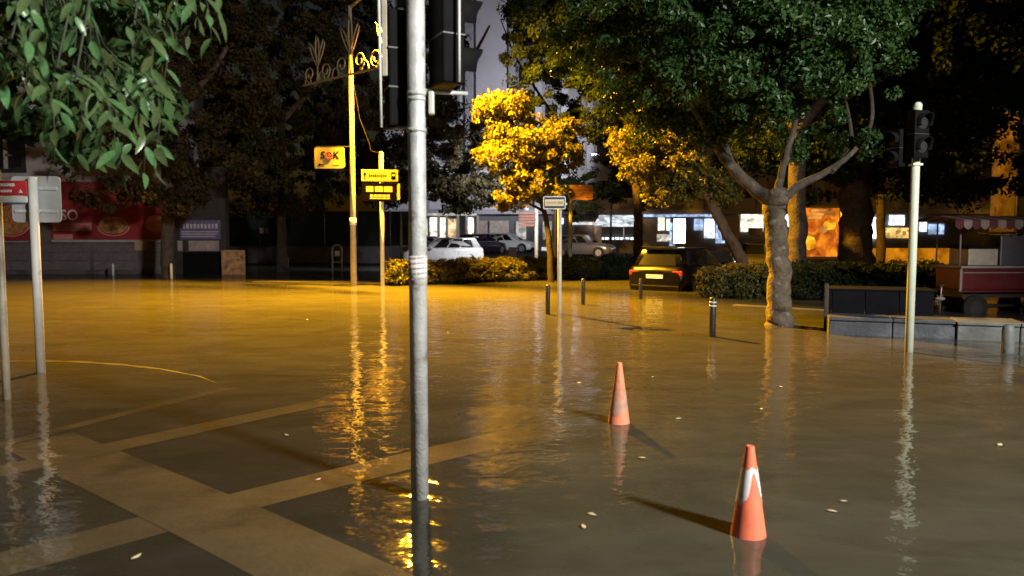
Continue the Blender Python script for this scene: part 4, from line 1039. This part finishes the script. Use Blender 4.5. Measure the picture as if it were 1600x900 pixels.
whit = emis('white_light_box', (1.0, 1.0, 1.0), 9.0); dimw = E('dim_shop_light', (.85, .78, .66), 1.1); ylw = E('yellow_shop_light', (1.0, .62, .18), 1.3)
fac_lilac = mat('pale_lilac_facade', (.52, .50, .56), .8, var=.06, scale=.6, bump=.15); fac_grey = mat('grey_facade', (.22, .21, .22), .8, var=.12, scale=.5); fac_beige = mat('beige_facade', (.42, .37, .31), .8, var=.12, scale=.5)
trim = mat('facade_trim', (.34, .33, .37), .7)
def block(label, px0, px1, h, fac, floors=5, nwin=4, Y=YS, skip=-1):
    x0, x1 = X(px0, Y), X(px1, Y); c = (x0+x1)/2
    t = thing('shop_block', label, 'building', (c, Y, GZ)); W_ = x1-x0
    w = bx('wall', -W_/2, W_/2, 0, 10, 3.4, 3.6+floors*3.1, fac, t)
    bx('shopfront_band', -W_/2, W_/2, .15, 9.9, -.3, 3.4, mat('dark_front', (.10, .10, .11), .5), t)
    bx('fascia', -W_/2, W_/2, -.25, .1, 3.05, 3.45, trim, t)
    n = nwin
    for f in range(floors):
        for i in range(n):
            if i == skip: continue
            cx = -W_/2+(i+.5)*W_/n
            wd = bx('window', cx-.6, cx+.6, -.03, .05, 4.3+f*3.1, 5.9+f*3.1, mat('window_frame', (.25, .25, .27), .5), w)
            bx('pane', cx-.52, cx+.52, -.045, -.03, 4.38+f*3.1, 5.82+f*3.1, glass_dark, w)
    for i in range(n+1):
        cx = -W_/2+i*W_/n
        bx('pilaster', max(-W_/2, cx-.28), min(W_/2, cx+.28), -.22, -.001, 3.46, 3.55+floors*3.1, trim, t)
    return t
def front(t, name, px0, px1, py0, py1, m, off=.0, th=.06, parent=None, Y=YS):
    return bx(name, X(px0, Y)-t.location.x, X(px1, Y)-t.location.x, -off-th, -off, Z(py1, Y)-t.location.z, Z(py0, Y)-t.location.z, m, parent or t)
b1 = block('pale lilac apartment block with warm lit shop windows at street level', 600, 800, 0, fac_lilac, 6, 3, skip=2)
for a, b_ in ((716, 720), (735, 741), (743, 744.5)): front(b1, 'wall_strip', a, b_, -20, 330, trim if a != 743 else dark_steel, .0, .14)
for a, b_ in ((672, 683), (688, 696), (731, 738), (776-40, 740)): front(b1, 'lit_window', a, b_, 340, 376, warm)
front(b1, 'lit_window', 699, 713, 342, 372, E('amber_shop_light', (1.0, .70, .38), 1.1))
front(b1, 'lit_window', 640, 668, 342, 376, dimw)
front(b1, 'added_glow_strip', 668, 745, 333.5, 337, E('added_fascia_glow', (.85, .8, .75), .6), .26, .05)  # last strip is an added glow along the fascia, brightens the shops
for a in (684, 697, 714, 728, 745): front(b1, 'pilaster_base', a, a+3.5, 337, 388, fac_beige, .05, .25)
front(b1, 'doorway', 745, 762, 345, 385, mat('brown_stone', (.30, .24, .21), .7, var=.25), .0, .1)
front(b1, 'doorway', 765, 795, 345, 388, mat('tan_stone', (.38, .32, .27), .7, var=.25), .0, .08)
b2 = block('dark block behind the white stall canopy', 800, 1002, 0, fac_grey, 5, 5)
front(b2, 'lit_window', 872, 880, 341, 350, cool); front(b2, 'lit_window', 868, 900, 372, 380, dimw)
for k in range(7): front(b2, 'counter_light', 937+k*8, 943+k*8, 371+2*((k*3) % 3), 379, cool, .1, .05)
front(b2, 'bright_floor_strip', 846, 992, 386, 392, E('floor_glow', (.9, .92, .85), .7), .3, .5)  # emission in the strip stands for light falling on the floor
for a, b_ in ((848, 862), (902, 928), (806, 822)): front(b2, 'lit_window', a, b_, 346, 374, E('added_shop_glow', (.80, .76, .70), .45))  # extra glowing panes, added to brighten the shop row
b3 = block('blue lit shop block behind the leaning tree', 1002, 1140, 0, fac_grey, 5, 4)
front(b3, 'stone_panel', 1004, 1026, 342, 384, fac_beige, .0, .1)
for a, b_, s in ((1028, 1038, warm), (1041, 1046, cool), (1084, 1098, coolb), (1100, 1116, cool)): front(b3, 'lit_window', a, b_, 340 if a < 1040 else 342, 360 if a != 1100 else 372, s)
front(b3, 'lit_counter', 1014, 1048, 366, 377, dimw); front(b3, 'lit_window', 1118, 1132, 345, 380, coolb)
front(b3, 'lit_window', 1046, 1054, 348, 384, coolb)
front(b3, 'added_glow_strip', 1004, 1120, 335, 339, coolb, .26, .05)  # added glowing strip, lifts the brightness of this front
b4 = block('beige block with brightly lit shop front right of the leaning tree', 1140, 1320, 0, fac_beige, 5, 4)
front(b4, 'stone_panel', 1128, 1154, 338, 376, fac_beige, .0, .1); front(b4, 'lit_window', 1157, 1192, 335, 362, warm); front(b4, 'lit_window', 1222, 1238, 334, 354, cool)
front(b4, 'goods_shelf', 1168, 1190, 356, 368, fac_grey, .08, .2)
b5 = block('long grey block with white and yellow lit shops beyond the square', 1320, 1560, 0, fac_grey, 5, 6)
for a, b_, y0, y1, s in ((1345, 1362, 346, 378, cool), (1364, 1374, 340, 372, whit), (1388, 1412, 336, 352, cool), (1380, 1426, 356, 372, ylw), (1436, 1447, 342, 362, cool), (1450, 1474, 350, 366, coolb)): front(b5, 'lit_window', a, b_, y0, y1, s)

# free-standing white advertising light box
p = at(1061, 400, 52); g = ground_z(p.x, 52)
t = thing('light_box', 'tall glowing white advertising light box above the dark car roof', 'light box', (p.x, 52, g))
zz = (Z(380, 52)-g, Z(342, 52)-g)
bx('cabinet', -.46, .46, 0, .2, zz[0]-.1, zz[1]+.1, dark_steel, t, .02); bx('lit_face', -.40, .40, -.02, -.002, zz[0], zz[1], whit, t); bx('foot', -.12, .12, .04, .16, -.05, zz[0]-.1, dark_steel, t)
# stall canopy
p = at(960, 395, 55); g = ground_z(p.x, 55)
t = thing('market_stall', 'market stall with self glowing white canopy before dark shops', 'stall', (p.x, 55, g))
zc0, zc1 = Z(353, 55)-g, Z(341, 55)-g
MB().add([(-1.6, 0, zc0), (1.7, 0, zc0), (1.7, 2, zc1+.3), (-.9, 2, zc1+.3), (-1.6, 0, zc0-.05), (1.7, 0, zc0-.05), (1.7, 2, zc1+.25), (-.9, 2, zc1+.25)], [(0, 1, 2, 3), (7, 6, 5, 4), (0, 4, 5, 1), (1, 5, 6, 2), (2, 6, 7, 3), (3, 7, 4, 0)]).build('canopy', E('self_glowing_canopy', (.82, .90, 1.0), 1.1), t)  # canopy cloth emits by itself, imitating cool light on it
for x in (-1.5, 1.6):
    for y in (.05, 1.9): MB().cyl((x if y < 1 else x*.6, y, -.05), (x if y < 1 else x*.6, y, zc0), .04).build('post', galv, t)
bx('counter', -1.3, 1.5, .3, .9, -.05, 1.0, mat('dark_counter', (.06, .06, .07), .5), t, .02)
p = at(914, 395, 52.5); g = ground_z(p.x, 52.5)
t = thing('kiosk', 'small brown box kiosk with white self glowing roof edge near the red sign', 'kiosk', (p.x, 52.5, g))
bx('box', -.75, .62, 0, 1.5, .0, Z(351, 52.5)-g, mat('brown_kiosk', (.24, .20, .17), .6, var=.2), t, .02); bx('side_box', .66, 1.2, .1, 1.4, .0, Z(352, 52.5)-g, mat('lilac_kiosk', (.42, .38, .42), .6), t, .02)
bx('roof', -.8, 1.25, -.1, 1.6, Z(351, 52.5)-g+.002, Z(347.5, 52.5)-g, E('glowing_roof_edge', (.95, .97, 1.0), 1.0), t)  # roof surface given its own glow to look lit
# black barrier board between the far cars and hedge
p = at(801, 412, 36); g = ground_z(p.x, 36)
t = thing('barrier_board', 'small black board on two thin legs behind the yellow hedge', 'barrier', (p.x, 36, g))
bx('board', -.2, .2, -.02, .02, .75, 1.25, black_plastic, t, .01)
for x in (-.14, .14): MB().cyl((x, 0, -.05), (x, 0, .75), .03).build('leg', black_paint, t)

# orange advert panel and the white post beside it
YA = 28.0; p = at(1281, 410, YA); g = ground_z(p.x, YA)
t = thing('advert_panel', 'orange backlit poster panel in a dark frame behind the big tree', 'advert panel', (p.x, YA, g), R(4))
z0, z1 = Z(401, YA)-g, Z(325, YA)-g; hw = 29/F*YA
bx('cabinet', -hw-.08, hw+.14, 0, .22, z0-.12, z1+.08, dark_steel, t, .02)
def poster():
    m = bpy.data.materials.new('backlit_poster'); m.use_nodes = True; nt = m.node_tree; n = nt.nodes; l = nt.links; pr = n['Principled BSDF']
    tc = n.new('ShaderNodeTexCoord'); nz = n.new('ShaderNodeTexNoise'); nz.inputs['Scale'].default_value = 2.2; nz.inputs['Detail'].default_value = 3; nz.inputs['Distortion'].default_value = .6
    l.new(tc.outputs['Object'], nz.inputs['Vector']); rp = n.new('ShaderNodeValToRGB'); cr = rp.color_ramp
    cr.elements[0].position = .3; cr.elements[0].color = (.09, .022, .004, 1); cr.elements[1].position = .72; cr.elements[1].color = (.75, .34, .03, 1)
    e = cr.elements.new(.5); e.color = (.34, .11, .012, 1)
    l.new(nz.outputs[0], rp.inputs[0]); l.new(rp.outputs[0], pr.inputs['Base Color']); l.new(rp.outputs[0], pr.inputs['Emission Color']); pr.inputs['Emission Strength'].default_value = .75; pr.inputs['Roughness'].default_value = .3
    return m
pm = poster()
ps = bx('poster', -hw, hw, -.012, -.002, z0, z1, pm, t)
def blob(name, cx, cz, rx, rz, m, y=-.016):
    MB().add([(cx+rx*math.cos(2*PI*k/22)*(1+.1*math.sin(3*k)), y, z0+cz+rz*math.sin(2*PI*k/22)*(1+.08*math.cos(2*k))) for k in range(22)], [tuple(range(22))]).build(name, m, ps)
ye = E('poster_yellow', (.95, .52, .03), .85); og = E('poster_orange', (.62, .16, .02), .7)
blob('poster_fruit', .33, 1.20, .25, .19, ye); blob('poster_fruit', .10, 1.02, .17, .12, E('poster_tan', (.55, .30, .08), .6)); blob('poster_fruit', -.42, .52, .24, .26, ye); blob('poster_fruit', -.36, 1.12, .2, .2, og)
for k in range(3): bx('poster_text', -.5+.05*k, .02+.1*k, -.017, -.013, z0+1.42+.14*k, z0+1.50+.14*k, E('poster_pale', (.75, .48, .16), .6), ps)
bx('poster_text', .16, .52, -.017, -.013, z0+1.6, z0+1.72, E('poster_brown', (.45, .26, .08), .5), ps)
for x in (-.3, .3): bx('foot', x-.08, x+.08, .05, .17, -.05, z0-.12, dark_steel, t)
p = at(1314, 400, 26.5); o = MB().tube([(0, 0, -.1), (0, 0, Z(325, 26.5)+.2)], .055, 12).build('slim_post', galv_pale); o.location = (p.x, 26.5, -.15); tag(o, 'slim grey post standing right beside the orange advert panel', 'post')

# orange lit wall at the far right
p = at(1575, 300, 40); t = thing('lit_wall', 'old plaster wall glowing orange in lamp light at the right edge', 'wall', (p.x, 40, -.1))
bx('masonry', X(1556, 40)-p.x, X(1588, 40)-p.x, 0, .6, 0, Z(178, 40)+.1, mat('ochre_plaster', (.55, .40, .24), .85, var=.35, scale=1.4, bump=.6, bscale=5, dirt=((.30, .18, .09), 1.6, .5)), t, .03)
bx('ledge', X(1554, 40)-p.x, X(1590, 40)-p.x, -.08, .66, Z(178, 40)+.1, Z(174, 40)+.1, mat('ochre_plaster', (.55, .4, .24)), t)
bx('low_masonry', X(1370, 40)-p.x, X(1550, 40)-p.x, .2, .6, 0, Z(388, 40)+.1, mat('ochre_plaster', (.55, .4, .24)), t, .03)

# low stone wall standing in the water, dark planter behind
wa = Vector((4.95, 11.5, 0)); wb = Vector((7.5, 10.6, 0)); d = (wb-wa); Lw = d.length; tt = d.normalized(); nn = Vector((-tt.y, tt.x, 0)); rz = math.atan2(tt.y, tt.x)
if nn.y < 0: nn = -nn
t = thing('stone_wall', 'low blue grey stone wall standing in the flood water at the right', 'wall', (wa.x, wa.y, -.2), rz)
sgn = 1 if Matrix.Rotation(rz, 3, 'Z') @ Vector((0, 1, 0)) .normalized() @ nn > 0 else -1
stone_shaded = mat('shaded_blue_grey_stone', (.05, .056, .075), .55, var=.3, scale=2.5, bump=.3, bscale=14, dirt=((.10, .105, .13), 2, .55)); stone_lit = mat('lit_grey_stone', (.15, .16, .165), .55, var=.25, scale=2.2, bump=.3, bscale=14, dirt=((.09, .095, .10), 1.6, .55))  # one stone in shaded and lit tones, fall of light put into colour
hh = .48
seg = [0, .9, 1.75, 2.55, Lw*.97]
for i in range(4):
    a, b_ = seg[i], seg[i+1]
    if b_ <= a: continue
    off = 0 if i < 2 else -.05
    bx('stone_block', a+.006, b_-.006, sgn*off, sgn*(.55), -.05, hh-.06, stone_shaded if i < 2 else stone_lit, t, .015)
    bx('coping_stone', a+.004, b_-.004, sgn*(off-.04), sgn*.6, hh-.058, hh, stone_shaded if i < 2 else stone_lit, t, .012)
pr = thing('planter_box', 'dark metal planter box standing on the low stone wall', 'planter', (wa.x+nn.x*.8+tt.x*.1, wa.y+nn.y*.8+tt.y*.1, -.1), rz)
dkp = mat('dark_blue_grey_panel', (.006, .006, .009), .9, spec=.1, var=.25, scale=3, bump=.2)
for i in range(3): bx('panel', i*.5, i*.5+.49, 0, sgn*.05, 0, .74, dkp, pr, .01)
bx('side_panel', -.05, -.005, 0, sgn*.8, 0, .74, dkp, pr, .01); bx('rim', -.07, 1.54, -sgn*.02, sgn*.82, .742, .77, dkp, pr, .01); bx('corner_post', -.12, -.06, -sgn*.05, sgn*.02, 0, .85, dark_steel, pr, .01)
p = onz(1574, 552); o = MB().lathe([(.075, -.3), (.075, .30), (.06, .36), (.02, .385)], n=16).build('stone_bollard', stone_lit); o.location = (p.x, p.y, 0); tag(o, 'short rounded pale bollard at the end of the low stone wall', 'bollard')

# red food cart with striped awning
YC = 14.6; p = at(1500, 490, YC)
t = thing('food_cart', 'red and white street food cart with striped awning and glass case', 'food cart', (p.x, YC, 0.0), R(4))
Wc = 2.0
zz = lambda py: Z(py, YC)
bx('cart_body', 0, Wc, 0, .8, zz(453), zz(420), red_dark, t, .015)
wt = mat('cart_white_trim', (.30, .25, .25), .5, var=.15)
bx('counter_top', -.05, Wc+.05, -.06, .86, zz(419.5), zz(415.5), wt, t, .01); bx('lower_trim', -.02, Wc+.02, -.03, .83, zz(457), zz(453.5), red_dark, t, .008)
for x in (-.025, Wc+.0): bx('corner_trim', x-.02, x+.03, -.025, .02, zz(456), zz(420), wt, t, .006)
bx('panel_line', .03, Wc-.03, -.012, -.002, zz(427), zz(425.5), wt, t)
bx('white_box', .2, .82, .1, .7, zz(415), zz(389), mat('cream_box', (.50, .44, .38), .5, var=.15), t, .015); bx('black_lid', .18, .84, .08, .72, zz(388.8), zz(384), black_plastic, t, .01)
gc = bx('glass_case', .86, Wc-.05, .08, .7, zz(415), zz(367), mat('case_glass', (.10, .11, .14), .08, spec=.8), t, .01)
for x in (.85, 1.42, Wc-.04): bx('case_frame', x-.015, x+.015, .06, .09, zz(415), zz(366), wt, gc, .004)
bx('case_top', .83, Wc-.0, .05, .74, zz(366), zz(362), wt, gc, .008)
for x in (-.03, Wc): 
    for y in (.03, .75): MB().cyl((x, y, zz(415)), (x, y, zz(346)), .016).build('awning_post', wt, t)
zt = zz(337); ze = zz(345); stripes = 15; x0, x1 = -.42, Wc+.15
sr = mat('awning_red', (.09, .012, .014), .7); sw = mat('awning_white', (.24, .18, .17), .7)
for i in range(stripes):
    a = x0+(x1-x0)*i/stripes; b_ = x0+(x1-x0)*(i+1)/stripes; m = sr if i % 2 == 0 else sw
    MB().slab((a, -.35, ze), (b_, -.35, ze), (b_, .4, zt), (a, .4, zt), (0, -.2, 1), .012).build('awning_stripe', m, t)
    MB().slab((a, .4, zt), (b_, .4, zt), (b_, 1.1, ze), (a, 1.1, ze), (0, .2, 1), .012).build('awning_stripe', m, t)
    MB().prism([(a+.002, ze-.005), (a+.002, zz(354)), (a+.25*(b_-a), zz(357.5)), ((a+b_)/2, zz(359)), (a+.75*(b_-a), zz(357.5)), (b_-.002, zz(354)), (b_-.002, ze-.005)], -.362, -.352).build('valance_flap', m, t)
for x in (.35, Wc-.4):
    for y in (.06, .74):
        w = MB().tube([(x, y-.03, .12), (x, y+.03, .12)], .25, 20).build('wheel', rubber, t)
        MB().tube([(x, y-.04, .12), (x, y+.04, .12)], .14, 16).build('hub', dark_steel, w)
MB().cyl((.35, .4, .12), (Wc-.4, .4, .12), .04).build('axle', dark_steel, t)
bx('under_frame', .1, Wc-.1, .1, .7, zz(466), zz(457.5), dark_steel, t)
# deck on which the cart stands, out of the water
bx_ = bx('pavement', X(1440, 15), 16, 13.6, 19.0, -.3, -.03, mat('brown_wet_pavement', (.12, .08, .05), .4, var=.3), None); struct(bx_)
p = onz(1468, 500, -.03); t = thing('stand_pipe', 'thin stand with crumpled pale cloth beside the food cart', 'stand', (p.x, p.y, -.05))
MB().cyl((0, 0, 0), (0, 0, .42), .014).build('rod', dark_steel, t); MB().ball((0, 0, .42), .07, sq=(1.3, .8, .55)).build('cloth', mat('grubby_cloth', (.22, .21, .20), .8), t); MB().ball((.02, 0, .66), .03).build('knob', dark_steel, t); MB().cyl((0, 0, .42), (.02, 0, .66), .008).build('hook', galv, t)
